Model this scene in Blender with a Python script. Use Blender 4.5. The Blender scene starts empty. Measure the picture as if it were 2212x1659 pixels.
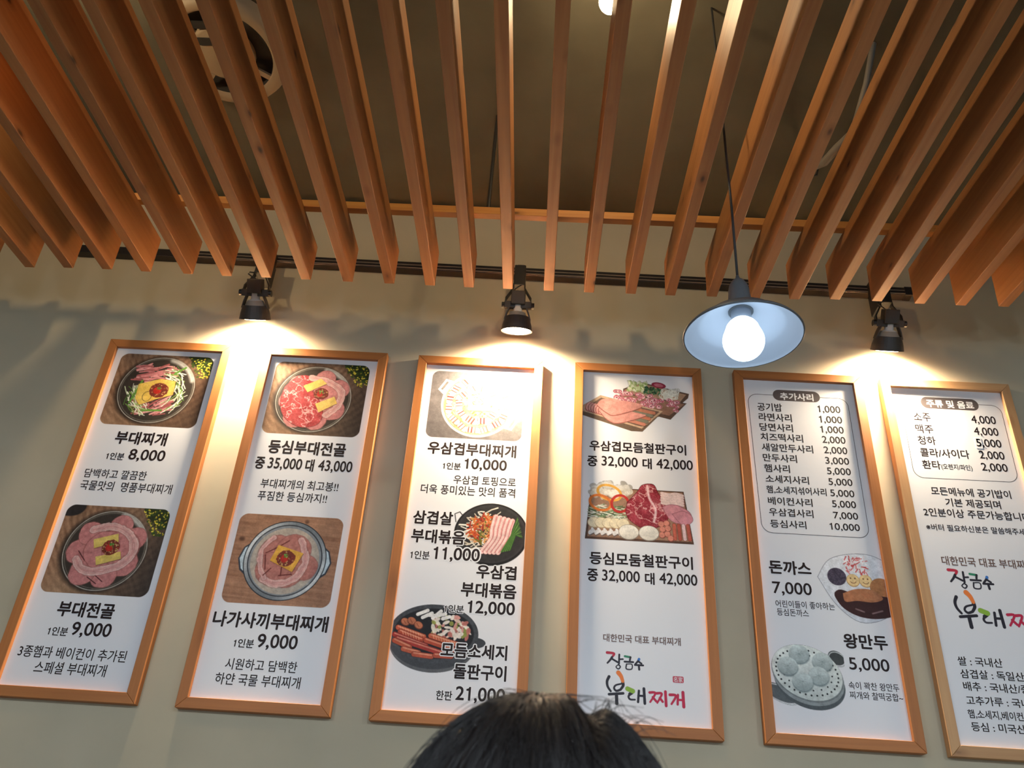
import bpy, bmesh, math, random
import numpy as np
from mathutils import Vector, Matrix

random.seed(7)
sc = bpy.context.scene
COL = sc.collection
CZ = 1.45                      # height of the camera above the floor

# ------------------------------------------------------------------ camera
cam_d = bpy.data.cameras.new('camera')
cam = bpy.data.objects.new('camera', cam_d)
COL.objects.link(cam)
R_, U_, F_ = Vector((0.99698, -0.00098, 0.0592)), Vector((0, 0, 0)), Vector((0, 0, 0))
pitch, roll, yaw = 0.5433117715393742, 0.06931497163904098, -0.03521715900680984
fw = Vector((math.sin(yaw) * math.cos(pitch), math.cos(yaw) * math.cos(pitch), math.sin(pitch)))
rt = Vector((math.cos(yaw), -math.sin(yaw), 0))
up = rt.cross(fw)
R_ = math.cos(roll) * rt + math.sin(roll) * up
U_ = -math.sin(roll) * rt + math.cos(roll) * up
m = Matrix((R_, U_, -fw)).transposed().to_4x4()
m.translation = Vector((0, 0, CZ))
cam.matrix_world = m
cam_d.sensor_width = 36
cam_d.lens = 1856.95 / 2212 * 36
cam_d.shift_x = -2.14 / 2212
cam_d.shift_y = 1.18 / 2212
cam_d.clip_start = 0.02
cam_d.dof.use_dof = True
cam_d.dof.focus_distance = 3.0
cam_d.dof.aperture_fstop = 14
sc.camera = cam

# ------------------------------------------------------------------ world, exposure
w = bpy.data.worlds.new('world')
sc.world = w
w.use_nodes = True
w.node_tree.nodes['Background'].inputs[0].default_value = (0.62, 0.80, 1.0, 1)
w.node_tree.nodes['Background'].inputs[1].default_value = 0.85
sc.view_settings.view_transform = 'Standard'
sc.view_settings.look = 'None'
sc.view_settings.gamma = 1
sc.view_settings.use_curve_mapping = False
sc.view_settings.exposure = 0.50

SPOT_W = 125.0
SPOT_C = (1.0, 0.80, 0.55)
BULB_C = (1.0, 0.74, 0.42)
BULB_E = 170.0
LEFT_E = 190.0
PEND_C = (0.62, 0.82, 1.0)
PEND_E = 6.5
FILL_E = 420.0

# ------------------------------------------------------------------ helpers
def link(o, parent=None):
    COL.objects.link(o)
    if parent is not None:
        o.parent = parent
    return o

def tag(o, label=None, cat=None, group=None, kind=None):
    if label: o['label'] = label
    if cat: o['category'] = cat
    if group: o['group'] = group
    if kind: o['kind'] = kind
    return o

def empty(name, loc=(0, 0, 0)):
    o = bpy.data.objects.new(name, None)
    o.location = loc
    o.empty_display_size = 0.05
    return link(o)

def obj(name, bm, mat, parent=None, smooth=False, loc=None):
    me = bpy.data.meshes.new(name)
    bm.normal_update()
    bm.to_mesh(me)
    bm.free()
    if smooth:
        for p in me.polygons: p.use_smooth = True
    me.materials.append(mat)
    o = bpy.data.objects.new(name, me)
    if loc is not None: o.location = loc
    return link(o, parent)

def box(bm, x0, x1, y0, y1, z0, z1, bevel=0):
    r = bmesh.ops.create_cube(bm, size=1)
    vs = r['verts']
    for v in vs:
        v.co = Vector((x0 + (v.co.x + .5) * (x1 - x0), y0 + (v.co.y + .5) * (y1 - y0), z0 + (v.co.z + .5) * (z1 - z0)))
    if bevel:
        es = list({e for v in vs for e in v.link_edges})
        bmesh.ops.bevel(bm, geom=es, offset=bevel, segments=2, affect='EDGES', profile=.5)

def lathe(bm, prof, n=32, mat=None, close=False):
    rings = []
    for r, z in prof:
        ring = []
        for i in range(n):
            a = 2 * math.pi * i / n
            p = Vector((r * math.cos(a), r * math.sin(a), z))
            if mat: p = mat @ p
            ring.append(bm.verts.new(p))
        rings.append(ring)
    for a, b in zip(rings, rings[1:]):
        for i in range(n):
            bm.faces.new((a[i], a[(i + 1) % n], b[(i + 1) % n], b[i]))
    if close:
        bm.faces.new(rings[0][::-1]); bm.faces.new(rings[-1])
    return rings

def tube(bm, pts, r, n=8, cap=True):
    pts = [Vector(p) for p in pts]
    rings = []
    for i, p in enumerate(pts):
        d = (pts[min(i + 1, len(pts) - 1)] - pts[max(i - 1, 0)]).normalized()
        a = Vector((0, 0, 1)) if abs(d.z) < .9 else Vector((1, 0, 0))
        u = d.cross(a).normalized(); v = d.cross(u)
        rr = r[i] if isinstance(r, (list, tuple)) else r
        rings.append([bm.verts.new(p + rr * (math.cos(t) * u + math.sin(t) * v)) for t in [2 * math.pi * k / n for k in range(n)]])
    for a, b in zip(rings, rings[1:]):
        for i in range(n):
            bm.faces.new((a[i], a[(i + 1) % n], b[(i + 1) % n], b[i]))
    if cap:
        bm.faces.new(rings[0][::-1]); bm.faces.new(rings[-1])

# ------------------------------------------------------------------ materials
def srgb(r, g, b):
    f = lambda c: (c / 255 / 12.92) if c / 255 <= .04045 else ((c / 255 + .055) / 1.055) ** 2.4
    return (f(r), f(g), f(b))

def mat(name, col, rough=.6, metal=0, spec=.5, emit=None, estr=0):
    M = bpy.data.materials.new(name)
    M.use_nodes = True
    b = M.node_tree.nodes['Principled BSDF']
    b.inputs['Base Color'].default_value = (*col, 1)
    b.inputs['Roughness'].default_value = rough
    b.inputs['Metallic'].default_value = metal
    b.inputs['Specular IOR Level'].default_value = spec
    if emit:
        b.inputs['Emission Color'].default_value = (*emit, 1)
        b.inputs['Emission Strength'].default_value = estr
    return M

def nodes(M):
    return M.node_tree.nodes, M.node_tree.links, M.node_tree.nodes['Principled BSDF']

def wall_mat(name, col, dirt, scale=3.0, bump=.04):
    M = mat(name, col, .75, spec=.3)
    N, L, b = nodes(M)
    tc = N.new('ShaderNodeTexCoord')
    n1 = N.new('ShaderNodeTexNoise'); n1.inputs['Scale'].default_value = scale; n1.inputs['Detail'].default_value = 5
    L.new(tc.outputs['Object'], n1.inputs['Vector'])
    r = N.new('ShaderNodeMapRange'); r.inputs[1].default_value = .35; r.inputs[2].default_value = .75
    L.new(n1.outputs[0], r.inputs[0])
    mx = N.new('ShaderNodeMix'); mx.data_type = 'RGBA'
    mx.inputs['A'].default_value = (*col, 1); mx.inputs['B'].default_value = (*dirt, 1)
    L.new(r.outputs[0], mx.inputs['Factor'])
    # small scuffs
    n2 = N.new('ShaderNodeTexNoise'); n2.inputs['Scale'].default_value = 14; n2.inputs['Detail'].default_value = 9; n2.inputs['Roughness'].default_value = .72
    L.new(tc.outputs['Object'], n2.inputs['Vector'])
    r2 = N.new('ShaderNodeMapRange'); r2.inputs[1].default_value = .72; r2.inputs[2].default_value = .78; r2.inputs[4].default_value = .5
    L.new(n2.outputs[0], r2.inputs[0])
    m2 = N.new('ShaderNodeMix'); m2.data_type = 'RGBA'
    m2.inputs['B'].default_value = (col[0] * .35, col[1] * .33, col[2] * .3, 1)
    L.new(r2.outputs[0], m2.inputs['Factor']); L.new(mx.outputs['Result'], m2.inputs['A'])
    L.new(m2.outputs['Result'], b.inputs['Base Color'])
    n3 = N.new('ShaderNodeTexNoise'); n3.inputs['Scale'].default_value = 6; n3.inputs['Detail'].default_value = 8
    L.new(tc.outputs['Object'], n3.inputs['Vector'])
    bp = N.new('ShaderNodeBump'); bp.inputs['Strength'].default_value = bump; bp.inputs['Distance'].default_value = .02
    L.new(n3.outputs[0], bp.inputs['Height']); L.new(bp.outputs[0], b.inputs['Normal'])
    return M

def wood_mat(name, c1, c2, knots=True, axis='Y', rough=.5, kscale=1.7):
    M = mat(name, c1, rough, spec=.35)
    N, L, b = nodes(M)
    tc = N.new('ShaderNodeTexCoord'); oi = N.new('ShaderNodeObjectInfo')
    sc_ = N.new('ShaderNodeVectorMath'); sc_.operation = 'SCALE'; sc_.inputs['Scale'].default_value = 37
    cmb = N.new('ShaderNodeCombineXYZ')
    for i in range(3): L.new(oi.outputs['Random'], cmb.inputs[i])
    L.new(cmb.outputs[0], sc_.inputs[0])
    add = N.new('ShaderNodeVectorMath'); add.operation = 'ADD'
    L.new(tc.outputs['Object'], add.inputs[0]); L.new(sc_.outputs[0], add.inputs[1])
    mp = N.new('ShaderNodeMapping')
    s = {'Y': (60, 2.2, 60), 'X': (2.2, 60, 60), 'Z': (60, 60, 2.2)}[axis]
    mp.inputs['Scale'].default_value = s
    L.new(add.outputs[0], mp.inputs['Vector'])
    n1 = N.new('ShaderNodeTexNoise'); n1.inputs['Scale'].default_value = 1; n1.inputs['Detail'].default_value = 4; n1.inputs['Distortion'].default_value = .6
    L.new(mp.outputs[0], n1.inputs['Vector'])
    r = N.new('ShaderNodeMapRange'); r.inputs[1].default_value = .3; r.inputs[2].default_value = .72
    L.new(n1.outputs[0], r.inputs[0])
    mx = N.new('ShaderNodeMix'); mx.data_type = 'RGBA'
    mx.inputs['A'].default_value = (*c1, 1); mx.inputs['B'].default_value = (*c2, 1)
    L.new(r.outputs[0], mx.inputs['Factor'])
    out = mx.outputs['Result']
    if knots:
        mp2 = N.new('ShaderNodeMapping')
        mp2.inputs['Scale'].default_value = {'Y': (7, 3.0, 7), 'X': (3.0, 7, 7), 'Z': (7, 7, 3.0)}[axis]
        L.new(add.outputs[0], mp2.inputs['Vector'])
        v = N.new('ShaderNodeTexVoronoi'); v.inputs['Scale'].default_value = kscale; v.inputs['Randomness'].default_value = 1
        L.new(mp2.outputs[0], v.inputs['Vector'])
        for lo, hi, a, c in ((.05, .20, .60, (c2[0] * .45, c2[1] * .4, c2[2] * .4)), (.03, .09, .9, (c2[0] * .12, c2[1] * .12, c2[2] * .12))):
            rr = N.new('ShaderNodeMapRange'); rr.inputs[1].default_value = lo; rr.inputs[2].default_value = hi
            rr.inputs[3].default_value = a; rr.inputs[4].default_value = 0
            L.new(v.outputs['Distance'], rr.inputs[0])
            m2 = N.new('ShaderNodeMix'); m2.data_type = 'RGBA'; m2.inputs['B'].default_value = (*c, 1)
            L.new(rr.outputs[0], m2.inputs['Factor']); L.new(out, m2.inputs['A'])
            out = m2.outputs['Result']
    hs = N.new('ShaderNodeHueSaturation')
    vr = N.new('ShaderNodeMapRange'); vr.inputs[3].default_value = .86; vr.inputs[4].default_value = 1.14
    L.new(oi.outputs['Random'], vr.inputs[0]); L.new(vr.outputs[0], hs.inputs['Value'])
    L.new(out, hs.inputs['Color']); L.new(hs.outputs[0], b.inputs['Base Color'])
    bp = N.new('ShaderNodeBump'); bp.inputs['Strength'].default_value = .15; bp.inputs['Distance'].default_value = .002
    L.new(n1.outputs[0], bp.inputs['Height']); L.new(bp.outputs[0], b.inputs['Normal'])
    return M

M_wall = wall_mat('wall_paint', srgb(196, 184, 158), srgb(182, 172, 148))
M_ceil = wall_mat('ceiling_paint', srgb(88, 85, 72), srgb(66, 62, 50), 2.2)
M_floor = wall_mat('floor_tile', srgb(96, 84, 72), srgb(80, 70, 60), 5)
M_slat = wood_mat('stained_pine', (.37, .168, .058), (.29, .118, .040))
M_rail = wood_mat('pine_rail', (.60, .28, .07), (.50, .20, .05), axis='X')
M_frameV = wood_mat('frame_pine', (.49, .185, .052), (.41, .145, .040), axis='Z', kscale=.8)
M_frameH = wood_mat('frame_pine_cross', (.49, .185, .052), (.41, .145, .040), axis='X', kscale=.8)
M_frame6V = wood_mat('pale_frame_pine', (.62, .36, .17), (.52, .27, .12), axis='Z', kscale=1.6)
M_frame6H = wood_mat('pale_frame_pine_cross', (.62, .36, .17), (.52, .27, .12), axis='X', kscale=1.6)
M_black = mat('black_metal', (.02, .018, .016), .45)
M_track = mat('black_track', (.022, .018, .018), .35)
M_strip = mat('copper_strip', (.45, .38, .32), .3, metal=.6)
M_paper = mat('laminated_paper', (.80, .80, .83), .36, spec=.28)
M_ink = mat('black_ink', srgb(42, 32, 32), .45, spec=.14)
M_white = mat('white_ink', (.82, .82, .84), .4, spec=.3)
M_brown = mat('brown_ink', srgb(112, 88, 80), .4, spec=.3)
M_grey = mat('grey_ink', srgb(92, 84, 84), .4, spec=.3)
M_line = mat('line_ink', srgb(84, 76, 78), .4, spec=.3)
INKC = {'k': M_ink, 'r': mat('red_ink', srgb(190, 50, 70), .4), 'm': mat('crimson_ink', srgb(196, 44, 78), .4), 'o': mat('orange_ink', srgb(240, 130, 60), .4),
        'g': mat('green_ink', srgb(50, 130, 96), .4), 'g2': mat('leaf_ink', srgb(140, 180, 60), .4), 'b': mat('blue_ink', srgb(60, 120, 200), .4)}
M_print = mat('photo_print', (.8, .8, .8), .42, spec=.18)
N, L, b = nodes(M_print)
at = N.new('ShaderNodeVertexColor'); at.layer_name = 'print'
L.new(at.outputs[0], b.inputs['Base Color'])

# ------------------------------------------------------------------ room shell
YW = 2.686                     # wall face
ZC = CZ + 2.44                 # ceiling
def structure(name, bm, mt):
    o = obj(name, bm, mt); o['kind'] = 'structure'; return o
bm = bmesh.new(); box(bm, -3.5, 3.5, YW, YW + .15, 0, ZC + .1); structure('wall_front', bm, M_wall)
bm = bmesh.new(); box(bm, -3.65, -3.5, -5, YW + .15, 0, ZC + .1); structure('wall_left', bm, M_wall)
bm = bmesh.new(); box(bm, 3.5, 3.65, -5, YW + .15, 0, ZC + .1); structure('wall_right', bm, M_wall)
bm = bmesh.new(); box(bm, -3.65, 3.65, -5.0, YW + .15, -.1, 0); structure('floor', bm, M_floor)
bm = bmesh.new(); box(bm, -3.65, 3.65, -5.0, YW + .15, ZC, ZC + .12); structure('ceiling', bm, M_ceil)
bm = bmesh.new(); box(bm, -3.5, 3.5, YW - .012, YW, 0, .10); structure('baseboard_front', bm, M_black)

# ------------------------------------------------------------------ slatted canopy
ZS0, SLOPE, SP, SW, SH = CZ + 1.8079, .00832, .140432, .0348, .143
SL = [(-1.803, 2.367), (-1.662, 2.361), (-1.525, 2.36), (-1.389, 2.364), (-1.241, 2.367), (-1.106, 2.37), (-0.967, 2.37), (-0.828, 2.372), (-0.682, 2.374), (-0.537, 2.375), (-0.395, 2.376), (-0.26, 2.378), (-0.125, 2.378), (0.017, 2.379), (0.156, 2.379), (0.3, 2.377), (0.436, 2.377), (0.578, 2.374), (0.725, 2.373), (0.859, 2.37), (0.994, 2.362), (1.136, 2.362), (1.282, 2.366), (1.421, 2.366), (1.564, 2.363)]
SL = [(-1.803 - .1404 * k, 2.364) for k in (3, 2, 1)] + SL + [(1.564 + .1404 * k, 2.362) for k in (1, 2, 3)]
canopy = tag(empty('slatted_canopy', (0, 1.0, CZ + 1.8)), 'brown stained pine canopy of parallel slats hanging under the dark ceiling', 'ceiling slats')
bm = bmesh.new(); box(bm, -SW / 2, SW / 2, -2.7, 0, 0, SH, .0022)
sm = None
for k, (x, ye) in enumerate(SL):
    if sm is None:
        o = obj('slat', bm, M_slat, canopy); sm = o.data
    else:
        o = link(bpy.data.objects.new('slat', sm), canopy)
    z = ZS0 + (k - 3) * SP * SLOPE
    o.location = Vector((x, ye, z)) - canopy.location
    o.rotation_euler = (.034 + .00145 * (k - 3), 0, -.0055)
def rail(y):
    bm = bmesh.new(); box(bm, -2.4, 2.1, 0, .026, 0, .030, .001)
    o = obj('cross_rail', bm, M_rail, canopy)
    dr = 2.37 - y
    o.location = Vector((0, y - .008, CZ + 1.962 - dr * .0525)) - canopy.location
    o.rotation_euler = (0, -SLOPE + dr * .0103, 0)
rail(2.150); rail(.75); rail(-.2)
for y in (2.163, .76):
    for x in (-2.3, -.2, 1.95):
        zr = CZ + 1.985 + x * SLOPE - (2.37 - y) * (.0525 + .0103 * x)
        bm = bmesh.new(); tube(bm, [(0, 0, 0), (0, 0, ZC - zr)], .006)
        o = obj('hanger_rod', bm, M_black, canopy)
        o.location = Vector((x, y, zr)) - canopy.location

# ------------------------------------------------------------------ track on the wall
TZ = CZ + 2.103
tr = tag(empty('lighting_track', (0, YW, TZ)), 'long black lighting track with two copper strips fixed along the wall', 'track')
tr.rotation_euler = (0, .0065, 0)
bm = bmesh.new(); box(bm, -1.87, 1.415, -.036, -.001, 0, .036, .0015); obj('track_body', bm, M_track, tr)
for z in (.0035, .018):
    bm = bmesh.new(); box(bm, -1.40, 1.40, -.0385, -.0345, z, z + .0035); obj('conductor_strip', bm, M_strip, tr)
bm = bmesh.new(); box(bm, 1.39, 1.418, -.040, -.001, -.002, .038, .002); obj('end_cap', bm, M_track, tr)

# ------------------------------------------------------------------ spotlights
M_lamp_neck = mat('white_ceramic', (.75, .72, .66), .5)
M_reflector = mat('lamp_glass_back', (.42, .37, .30), .3, metal=.2)
M_lens = mat('lit_lens', (1, .95, .8), .3, emit=(1, .88, .66), estr=14)
M_dark = mat('dark_metal', (.045, .038, .032), .5)
def spotlight(label, x, tilt, yaw_, roll_=0, cable=1, drop=0.0):
    """tilt > 0 swings the mouth towards the wall"""
    t = tag(empty('track_spotlight', (x, YW, TZ)), label, 'spotlight', 'spotlights along the wall track')
    bm = bmesh.new(); box(bm, -.021, .021, -.140, -.040, -.128, -.034, .003); box(bm, -.014, .014, -.062, -.032, -.050, .030, .002); obj('track_adapter', bm, M_black, t)
    piv = Vector((0, -.125, -.215))          # height of the crossbar
    # yoke: two bent flat arms from adapter to crossbar
    for s in (-1, 1):
        bm = bmesh.new()
        p = [Vector((s * .021, -.125, -.120)), Vector((s * .022, -.125, -.140)), Vector((s * .046, -.125, -.185)), Vector((s * .047, -.125, -.220))]
        for a, b_ in zip(p, p[1:]):
            d = (b_ - a).normalized(); n = Vector((d.z, 0, -d.x)) * .0022
            q = []
            for yy in (-.009, .009):
                for c in (a - d * .001, b_ + d * .001):
                    for sg in (-1, 1):
                        q.append(bm.verts.new(c + n * sg + Vector((0, yy, 0))))
            bmesh.ops.convex_hull(bm, input=q)
        obj('yoke_arm', bm, M_black, t)
    head = bpy.data.objects.new('lamp_head', None); link(head, t)
    # the head is one part mesh; its pieces are sub-parts
    bpy.data.objects.remove(head)
    bm = bmesh.new()
    box(bm, -.026, .026, -.024, .024, .0, .052, .003)        # neck block
    box(bm, -.050, .050, -.012, .012, -.012, .014, .002)     # crossbar
    # lower bell band
    pr = [(.0455, -.046), (.0535, -.075), (.0575, -.098), (.0555, -.098), (.0515, -.075), (.0435, -.046), (.0455, -.046)]
    lathe(bm, pr, 32)
    for s in (-1, 1):                                         # side struts of the open cage
        for a0 in (0,):
            pts = [(.030, -.006), (.040, -.030), (.0475, -.056)]
            for (r0, z0), (r1, z1) in zip(pts, pts[1:]):
                q = []
                for r, z in ((r0, z0), (r1, z1)):
                    for yy in (-.014, .014):
                        for dr in (-.002, .002):
                            q.append(bm.verts.new((s * (r + dr), yy, z)))
                bmesh.ops.convex_hull(bm, input=q)
    hd = obj('lamp_housing', bm, M_dark, t)
    hd.location = piv
    hd.rotation_euler = (tilt, roll_, yaw_)
    for s in (-1, 1):
        bm = bmesh.new(); lathe(bm, [(.012, s * .050), (.012, s * .060)], 12, Matrix.Rotation(math.pi / 2, 4, 'Y'), close=True); obj('knob', bm, M_black, hd)
    bm = bmesh.new(); lathe(bm, [(.016, .0), (.016, -.022), (.022, -.026), (.030, -.028)], 24, close=True); obj('lamp_neck', bm, M_lamp_neck, hd, True)
    bm = bmesh.new(); lathe(bm, [(.028, -.028), (.040, -.050), (.0505, -.090)], 28); obj('bulb_reflector', bm, M_reflector, hd, True)
    bm = bmesh.new(); lathe(bm, [(.0505, -.090), (.050, -.0975), (.036, -.1000), (.018, -.1015), (.002, -.102)], 28, close=True); obj('lens', bm, M_lens, hd, True)
    # supply cable
    bm = bmesh.new()
    c = [(.004, -.120, -.120), (-.018, -.135, -.128), (-.034, -.145, -.134), (-.038, -.145, -.142), (-.026, -.142, -.150), (-.004, -.130, -.158), (.010, -.120, -.166)]
    if cable == 0: c = [(.004, -.125, -.122), (.006, -.142, -.134), (-.004, -.146, -.144), (-.016, -.140, -.152), (-.010, -.128, -.164)]
    tube(bm, c, .0028); obj('cable', bm, M_black, t, True)
    ld = bpy.data.lights.new('spot_beam', 'SPOT'); ld.energy = SPOT_W; ld.color = SPOT_C
    ld.spot_size = math.radians(168); ld.spot_blend = .95; ld.shadow_soft_size = .03
    lo = bpy.data.objects.new('spot_beam', ld); link(lo, hd)
    lo.location = (0, 0, -.112)
    return t
spotlight('black cage spotlight over the gap left of the sirloin stew menu board', -1.070, math.radians(37), 0, 0, 1)
spotlight('black cage spotlight showing its lit white lens over the third menu board', -.092, math.radians(20), 0, 0, 0)
spotlight('black cage spotlight right of the hanging pendant lamp', 1.262, math.radians(37), 0, 0, 1)

# ------------------------------------------------------------------ pendant lamps
def glow(name, col, strength):
    return mat(name, (1, 1, 1), .3, emit=col, estr=strength)
M_shade_in = mat('shade_enamel_white', (.27, .29, .33), .4)
M_shade_out = mat('shade_enamel_grey', (.10, .11, .12), .35)
M_cord = mat('cord_rubber', (.02, .02, .02), .6)
def pendant(name, label, loc, bulb_mat, top, rb=.049, shade=True):
    t = tag(empty(name, loc), label, 'pendant lamp')
    if shade:
        rim, zr = .1395, .0
        prof = [(rim, 0), (.134, .010), (.108, .030), (.100, .034), (.088, .050), (.060, .066), (.030, .074)]
        ins = [(r - .0018 if r > .05 else r, z - .0022) for r, z in prof]
        bm = bmesh.new(); lathe(bm, prof, 64); obj('lamp_shade', bm, M_shade_out, t, True)
        sh = t.children[-1] if t.children else None
        bm = bmesh.new(); lathe(bm, ins, 64); si = obj('shade_lining', bm, M_shade_in, t, True)
        bm = bmesh.new()
        pts = [(rim * math.cos(a), rim * math.sin(a), 0) for a in [2 * math.pi * i / 64 for i in range(65)]]
        tube(bm, pts, .0022, 6, False); obj('rolled_rim', bm, M_shade_out, t, True)
    bm = bmesh.new(); lathe(bm, [(.030, .070), (.0285, .100), (.026, .125), (.026, .133), (.0225, .150), (.015, .164), (.006, .172), (.004, .182)], 28, close=True)
    obj('socket_cap', bm, M_shade_out, t, True)
    bm = bmesh.new(); lathe(bm, [(.024, .070), (.024, .042), (.020, .030)], 24); obj('socket', bm, M_shade_in, t, True)
    bm = bmesh.new()
    bmesh.ops.create_uvsphere(bm, u_segments=32, v_segments=20, radius=rb)
    for v in bm.verts:
        if v.co.z > rb * .55:
            f = (v.co.z - rb * .55) / (rb * .45); v.co.z += .018 * f
            k = 1 + .35 * f * (1 - f); v.co.x *= k; v.co.y *= k
    obj('bulb', bm, bulb_mat, t, True, (0, 0, -.014 if shade else .020))
    bm = bmesh.new(); tube(bm, [(0, 0, .18), (.002, 0, .4), (0, 0, top - loc[2])], .0034); obj('cord', bm, M_cord, t, True)
    return t
pendant('pendant_lamp', 'round white bulb under a wide shallow shade, hanging before the fourth and fifth boards', (.4805, 1.695, CZ + 1.192), glow('cool_bulb', PEND_C, PEND_E), ZC)
# bare warm bulb above the slats and its twin to the left, just outside the picture
def bare(label, loc, bmat, r=.035):
    t = tag(empty('bare_bulb_lamp', loc), label, 'lamp')
    bm = bmesh.new(); bmesh.ops.create_uvsphere(bm, u_segments=24, v_segments=16, radius=r); obj('bulb', bm, bmat, t, True)
    bm = bmesh.new(); lathe(bm, [(.014, r * .85), (.016, r + .03), (.012, r + .05), (.004, r + .055)], 16, close=True); obj('socket', bm, M_black, t, True)
    bm = bmesh.new(); tube(bm, [(0, 0, r + .05), (0, 0, ZC - loc[2])], .0034); obj('cord', bm, M_cord, t, True)
bare('glaring warm bulb just above the slats at the top edge', (.149, 1.52, CZ + 2.20), glow('warm_bulb', BULB_C, BULB_E))
bare('warm bare bulb above the slats beyond the top left corner', (-1.565, 1.46, CZ + 2.11), glow('amber_bulb', BULB_C, LEFT_E))

M_fill = glow('fill_bulb', (0.78, 0.90, 1.0), FILL_E)  # unseen pendants added behind the camera to brighten the lower boards
for x, wd_ in ((-1.5, 'left'), (.48, 'middle'), (2.3, 'right')):
    pendant('pendant_lamp', 'unseen wide shaded pendant lamp added to light the boards, ' + wd_ + ' one', (x, -.55, CZ + 1.18), M_fill, ZC)

# ------------------------------------------------------------------ things above the slats
M_beige = mat('vent_beige', (.26, .20, .13), .6)
M_void = mat('vent_dark', (.012, .010, .008), .8)
vt = tag(empty('ceiling_vent', (-1.118, 1.900, ZC)), 'round beige ceiling vent with a dark ring, above the left slats', 'vent')
bm = bmesh.new(); lathe(bm, [(.165, -.050), (.175, -.060), (.203, -.056), (.214, -.030), (.214, 0)], 64); obj('vent_rim', bm, M_beige, vt, True)
bm = bmesh.new(); lathe(bm, [(.170, -.052), (.160, -.020), (.10, -.015), (.01, -.015)], 48); obj('vent_throat', bm, M_void, vt, True)
bm = bmesh.new(); lathe(bm, [(.001, -.056), (.095, -.056), (.105, -.050), (.105, -.030)], 48); obj('vent_disc', bm, M_beige, vt, True)
for (dx, dy) in ((-.045, -.115), (-.045, -.052), (.03, -.02)):
    bm = bmesh.new(); box(bm, -.022, .022, -.014, .014, -.060, -.0565); o = obj('vent_slot', bm, M_void, vt); o.location = (dx, dy, 0)
for a in (.6, 2.2, 3.9, 5.3):
    bm = bmesh.new(); box(bm, .10, .17, -.010, .010, -.050, -.040); o = obj('vent_spoke', bm, M_beige, vt); o.rotation_euler = (0, 0, a)
M_hose = mat('hose_beige', (.22, .19, .15), .6)
bm = bmesh.new()
hp = [(1.02, 1.80, ZC), (1.00, 1.86, ZC - .12), (.975, 1.955, ZC - .235), (.945, 2.03, ZC - .235), (.922, 2.09, ZC - .24), (.90, 2.16, ZC - .20), (.90, 2.22, ZC)]
tube(bm, hp, [.010, .010, .012, .014, .015, .013, .010], 10)
tag(obj('cable_conduit', bm, M_hose, None, True), 'pale bent conduit hanging from the ceiling seen through the right slats', 'conduit')
bm = bmesh.new()
tube(bm, [(.94, 2.28, ZC), (.90, 2.27, ZC - .10), (.855, 2.24, ZC - .17), (.88, 2.20, ZC - .20), (.94, 2.21, ZC - .18), (.97, 2.25, ZC - .09), (.98, 2.26, ZC)], .0035, 8)
tag(obj('ceiling_cable', bm, M_cord, None, True), 'thin dark cable loop below the ceiling beside the pale conduit', 'cable')
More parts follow.
